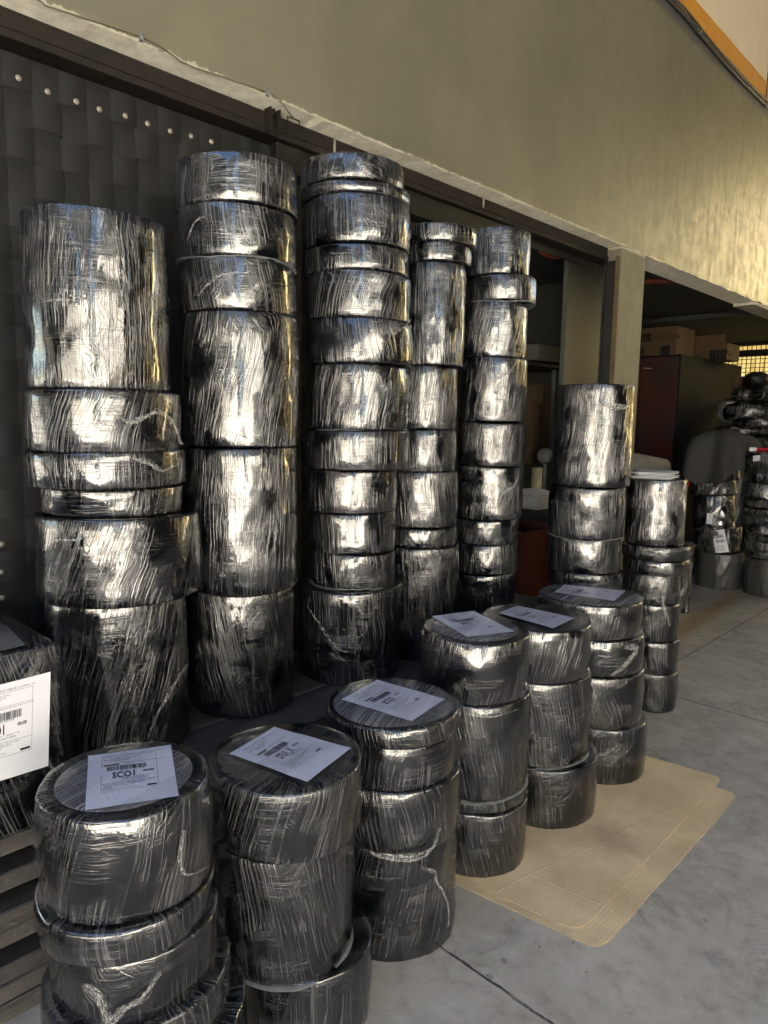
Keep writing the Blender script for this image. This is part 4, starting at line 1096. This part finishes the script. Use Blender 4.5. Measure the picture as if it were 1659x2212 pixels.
# ------------------------------------------------------------------ far stacks in the right doorway
def far_roll(px0, px1, pyt, pyb, D, label, mat, tilt=(0, 0), z0=None, squash=1.0, cat='wrapped roll', name='wrapped_roll', grp='plastic wrapped rolls in the right doorway', groove=0):
    ym = (pyt+pyb)/2; a = (azim(px0, ym)-azim(px1, ym))/2; m = (azim(px0, ym)+azim(px1, ym))/2
    r = D*math.sin(a); ax, ay = D*math.cos(m), D*math.sin(m); cx = (px0+px1)/2
    zt_ = HC+elev(cx, pyt)*(D-r); zb_ = HC+elev(cx, pyb)*(D-r) if z0 is None else z0
    bm = roll_mesh(ax, ay, zb_, zt_, r, int(px0+pyt), lop=3.0, grooves=groove)
    o = obj(name, bm, mat); o.location = (ax, ay, zb_); o.rotation_euler = (tilt[0], tilt[1], 0)
    tag(o, label, cat, grp); return o, ax, ay, zb_, zt_, r
DN = 8.25
n4 = far_roll(1503, 1608, 1197, 1268, DN, 'grey wrapped roll on the floor, bottom of the cloth-topped stack', M_GREY, z0=.001, groove=0)
n3 = far_roll(1502, 1603, 1142, 1195, DN, 'dark roll with white address sheet, second lowest of the cloth-topped stack', M_DUSTY, tilt=(.03, -.07))
n2 = far_roll(1500, 1590, 1072, 1143, DN, 'shiny black roll tagged C in the cloth-topped stack', M_FILM, tilt=(.02, -.05))
n1 = far_roll(1490, 1592, 1042, 1070, DN, 'flat dark roll directly above the roll tagged C', M_DUSTY, tilt=(.02, -.08))
n0 = far_roll(1520, 1600, 985, 1040, DN, 'bagged dark roll under the grey cloth', M_DUSTY, tilt=(.0, -.08))
def patch(base, pxs, name, prt=None, lab=None):
    o, ax, ay, zb_, zt_, r = base
    (xa, ya), (xb, yb), (xc, yc), (xd, yd) = pxs
    P = [ray_cyl(a, b_, ax, ay, r+.012) for a, b_ in pxs]
    bm = bmesh.new(); g_ = []
    for i in range(7):
        u = i/6; row = []
        for j in range(5):
            v = j/4; q_ = P[0]*(1-u)*(1-v)+P[1]*u*(1-v)+P[2]*u*v+P[3]*(1-u)*v
            d = Vector((q_.x-ax, q_.y-ay, 0)); d = d.normalized()*(r+.012); row.append(bm.verts.new((ax+d.x, ay+d.y, q_.z)))
        g_.append(row)
    for i in range(6):
        for j in range(4): bm.faces.new((g_[i][j], g_[i+1][j], g_[i+1][j+1], g_[i][j+1]))
    s = obj(name, bm, M_PAPER, o)
    if prt:
        bm = bmesh.new()
        def pl(x, y):
            u, v = x, 1-y
            q_ = P[0]*(1-u)*(1-v)+P[1]*u*(1-v)+P[2]*u*v+P[3]*(1-u)*v
            d = Vector((q_.x-ax, q_.y-ay, 0)).normalized()*(r+.0145); return Vector((ax+d.x, ay+d.y, q_.z))
        prt(bm, pl); obj('print', bm, M_INK, s, smooth=False)
    return s
patch(n2, [(1529, 1075+40), (1546, 1117), (1541, 1150-3+10), (1524, 1153)][:4] if False else [(1528, 1108), (1541, 1110), (1538, 1133), (1525, 1131)], 'address_tag', lambda bm, pl: text_bm(bm, 'C', .38, .62, .42, pl))
def bc(bm, pl):
    rnd = random.Random(2)
    for yy in (.66, .45):
        x = .18
        while x < .8: w_ = rnd.choice((.02, .04)); qd(bm, x, x+w_, yy, yy+.13, pl); x += w_+rnd.choice((.02, .03))
    for k in range(4): qd(bm, .12, .7, .28-.06*k, .295-.06*k, pl)
patch(n3, [(1538, 1147), (1564, 1143), (1575, 1192), (1546, 1195)], 'address_sheet', bc)
# draped cloth
cl = n0; bm = bmesh.new()
c_top = Vector((cl[1], cl[2], HC+elev(1545, 930)*(DN-.1)))
n = 72; rows = []
for i in range(13):
    t = i/12; ring = []
    for k in range(n):
        th = 2*PI*k/n
        R0 = .27+.06*math.sin(th*2+1)+.03*math.sin(th*5)
        fold = .075*t*t*math.sin(th*8+2.5*math.sin(th*2))*(.6+.4*math.sin(th*3)) + .03*t*fbm((math.cos(th)*2, math.sin(th)*2, 4))
        rr = R0*math.sin(min(t*1.25, 1)*PI/2)*(.98)+fold
        dropl = .08+.34*max(0, math.cos(th-(-1.5)))**2.5 + .06*math.sin(th*3+2)
        z = c_top.z - (1-math.cos(min(t*1.1, 1.0)*PI/2))*.22 + .02*fbm((math.cos(th)*3, math.sin(th)*3, t*3)) - max(0, t-.5)*2*dropl
        ring.append(bm.verts.new((c_top.x-.04+rr*math.cos(th)*1.15, c_top.y+rr*math.sin(th)*1.1, z)) if i else None)
    rows.append(ring)
cv = bm.verts.new((c_top.x-.04, c_top.y, c_top.z))
for k in range(n): bm.faces.new((cv, rows[1][k], rows[1][(k+1) % n]))
for i in range(1, 12):
    for k in range(n): bm.faces.new((rows[i][k], rows[i][(k+1) % n], rows[i+1][(k+1) % n], rows[i+1][k]))
tag(obj('draped_cloth', bm, M_CLOTH), 'dark grey cloth draped over a dim roll stack in right doorway', 'cloth')
bm = bmesh.new(); q = ray(1491, 1024)*1.0; q = Vector((0, 0, HC)) + q*(DN/math.hypot(q.x, q.y))
for i in range(1): box(bm, q.x-.05, q.x+.05, q.y-.02, q.y+.02, q.z-.14, q.z+.10, bev=.015)
tag(obj('red_fabric', bm, M_RED), 'strip of red fabric hanging below the grey cloth', 'fabric')
# far right stack of thin rolls
DO = 8.1
ys_o = [(1050, 1082, M_DUSTY, 'second'), ]
defs = [(1012, 1046, M_FILM, 'black'), (1047, 1080, M_FILM, 'shiny black'), (1082, 1100, M_DUSTY, 'flat dusty'), (1101, 1117, M_DUSTY, 'flat creased'), (1118, 1138, M_DUSTY, 'flat grey'), (1139, 1158, M_DUSTY, 'flat silvery'), (1159, 1174, M_DUSTY, 'thin dusty'), (1175, 1194, M_DUSTY, 'flat crinkled'), (1195, 1209, M_DUSTY, 'thin creased'), (1210, 1276, M_GREY, 'thick grey')]
for i, (a, b_, mt, lk) in enumerate(defs):
    od = ORD[i] if i < 9 else 'lowest'
    far_roll(1606+random.Random(i).uniform(-5, 5), 1718, a, b_, DO, f'{lk} wrapped roll, {od} of the stack at the right edge', mt, tilt=(0, .02*math.sin(i)), z0=(.001 if i == 9 else None))
# marker tape on top of it
q = ray(1640, 971); q = Vector((0, 0, HC))+q*(DO/math.hypot(q.x, q.y))
mk = empty('red_marker', q, 'red and white marker pen lying on the right edge stack', 'marker')
rdir = R_.copy(); rdir.z = 0; rdir.normalize()
bm = bmesh.new(); tube(bm, [q-rdir*.105, q-rdir*.035], .022, 10); obj('cap', bm, M_PAPER, mk)
bm = bmesh.new(); tube(bm, [q-rdir*.034, q+rdir*.15], .020, 10); obj('barrel', bm, M_RED, mk)
o = far_roll(1612, 1712, 978, 1011, DO, 'crumpled dark bag with small white tag above the right edge stack', M_DUSTY, cat='bag', name='plastic_bag', grp='bags in the right doorway')
patch(o, [(1626, 985), (1642, 983), (1643, 995), (1627, 997)], 'address_tag')
# shelf pile behind
DP = 9.6
def bag(px0, px1, pyt, pyb, D, label, mat, name='plastic_bag', cat='bag', tall=1.0):
    c = ray((px0+px1)/2, (pyt+pyb)/2); s = D/math.hypot(c.x, c.y); cc = Vector((0, 0, HC))+c*s
    sc_ = s*c.length/ F_PX * .92
    w_, h_ = (px1-px0)/2*sc_, (pyb-pyt)/2*sc_
    bm = bmesh.new(); bmesh.ops.create_uvsphere(bm, u_segments=36, v_segments=22, radius=1); uvl = bm.loops.layers.uv.new('UVMap')
    sd_ = px0*.37+pyt
    for v in bm.verts:
        p = v.co.copy()
        p = Vector((math.copysign(abs(p.x)**.65, p.x), math.copysign(abs(p.y)**.8, p.y), math.copysign(abs(p.z)**.7, p.z)))
        f = 1+.12*fbm((v.co.x*3+sd_, v.co.y*3, v.co.z*2.2))+.05*fbm((v.co.x*9, v.co.y*9+sd_, v.co.z*9))
        v.co = cc + (rdir*p.x*w_ + fwh*p.y*min(w_, .28) + Vector((0, 0, 1))*p.z*h_)*f
    for f in bm.faces:
        for l in f.loops: l[uvl].uv = (l.vert.co.x*.7+l.vert.co.y*.7, l.vert.co.z)
    o = obj(name, bm, mat); tag(o, label, cat, 'bags in the right doorway'); return o
fwh = fw.copy(); fwh.z = 0; fwh.normalize()
bag(1556, 1606, 868, 912, DP, 'crumpled white plastic bag end at left of the bag pile', M_WHITEBAG)
bag(1572, 1690, 868, 915, DP-.1, 'long black padded bag beside the white bag end', M_DUSTY)
bag(1556, 1690, 917, 942, DP-.15, 'flat creased plastic package with small tag on the bag pile', M_DUSTY)
bag(1570, 1700, 940, 966, DP-.2, 'greenish flat plastic package lowest of the bag pile', M_DUSTY)
bag(1588, 1640, 838, 868, DP, 'clear plastic bundle in front of the amber window', M_DUSTY)
bag(1612, 1656, 806, 838, DP+.2, 'dark shoes bundle on the very top of the bag pile', M_STEEL)
bm = bmesh.new(); k0 = ray(1590, 835); k0 = Vector((0, 0, HC))+k0*((DP+.25)/math.hypot(k0.x, k0.y))
for (w_, hh, off) in ((.16, .13, 0),): 
    M_ = Matrix.Translation(k0) @ Matrix.Rotation(math.atan2(rdir.y, rdir.x), 4, 'Z') @ Matrix.Rotation(.1, 4, 'Y')
    box(bm, -.04, .12, -.004, .004, -.13, .13, M=M_); box(bm, .0, .55, -.25, .25, -.15, -.14, M=M_); box(bm, .12, .55, .24, .25, -.14, .02, M=M_)
tag(obj('open_carton', bm, M_CARTON, smooth=False), 'open brown carton flaps on top of the bag pile', 'box')
for (a, b_, lab) in ((1590, 925, 'tag'),):
    k = ray(1597, 935); k = Vector((0, 0, HC))+k*((DP-.55)/math.hypot(k.x, k.y))
bag(1636, 1700, 828, 868, DP-.3, 'dark strapped bundle at the right edge above the long padded bag', M_DUSTY)
bag(1600, 1700, 900, 926, DP-.4, 'thin rumpled plastic package wedged over the small tagged one', M_DUSTY)
bag(1555, 1600, 952, 985, DP-.6, 'crumpled dark bag slumped behind the grey cloth', M_DUSTY)
bag(1630, 1700, 946, 976, DP-1.0, 'creased dark bag just behind the red and white marker', M_DUSTY)
# dim barrel-like roll and shelf under the pile
far_roll(1552, 1612, 968, 1200, DP-.1, 'dim grey drum behind the cloth-topped stack', M_GREY, z0=.001, name='grey_drum', cat='drum', grp='drums in the right room')
far_roll(1612, 1720, 962, 1200, DP-.1, 'dim grey drum partly hidden behind right edge stack', M_GREY, z0=.001, name='grey_drum', cat='drum', grp='drums in the right room')
# pale roll lying behind the papers and dark clutter
q0 = ray(1370, 1000); q0 = Vector((0, 0, HC))+q0*(7.0/math.hypot(q0.x, q0.y)); q1 = ray(1432, 1012); q1 = Vector((0, 0, HC))+q1*(7.25/math.hypot(q1.x, q1.y))
bm = bmesh.new(); tube(bm, [q0-rdir*.5+Vector((0, 0, .03)), q0, q1], .095, 20)
tag(obj('pale_foam_roll', bm, M_WHITEPL), 'pale grey foam roll lying behind the loose papers', 'roll')
bm = bmesh.new(); box(bm, q0.x-.9, q1.x+.02, q0.y-.1, q0.y+.7, .001, q0.z-.13, bev=.01)
tag(obj('dark_crate', bm, M_DARK, smooth=False), 'dark crate carrying the pale foam roll', 'crate')
q = ray(1345, 1050)
# small offcuts by the floor
k = atz(1497, 1238, .0); bm = bmesh.new(); box(bm, k.x-.04, k.x+.04, k.y-.01, k.y+.01, .001, .16)
tag(obj('wood_offcut', bm, M_CARTON, smooth=False), 'small brown offcut standing beside the grey roll on the floor', 'offcut')
k = atz(1488, 1250, .0); 
far_roll(1452, 1497, 1175, 1258, 6.9, 'narrow dark drum standing behind the stack holding papers', M_DUSTY, z0=.001, name='dark_drum', cat='drum', grp='drums in the right room')
print('objects', len(bpy.data.objects))
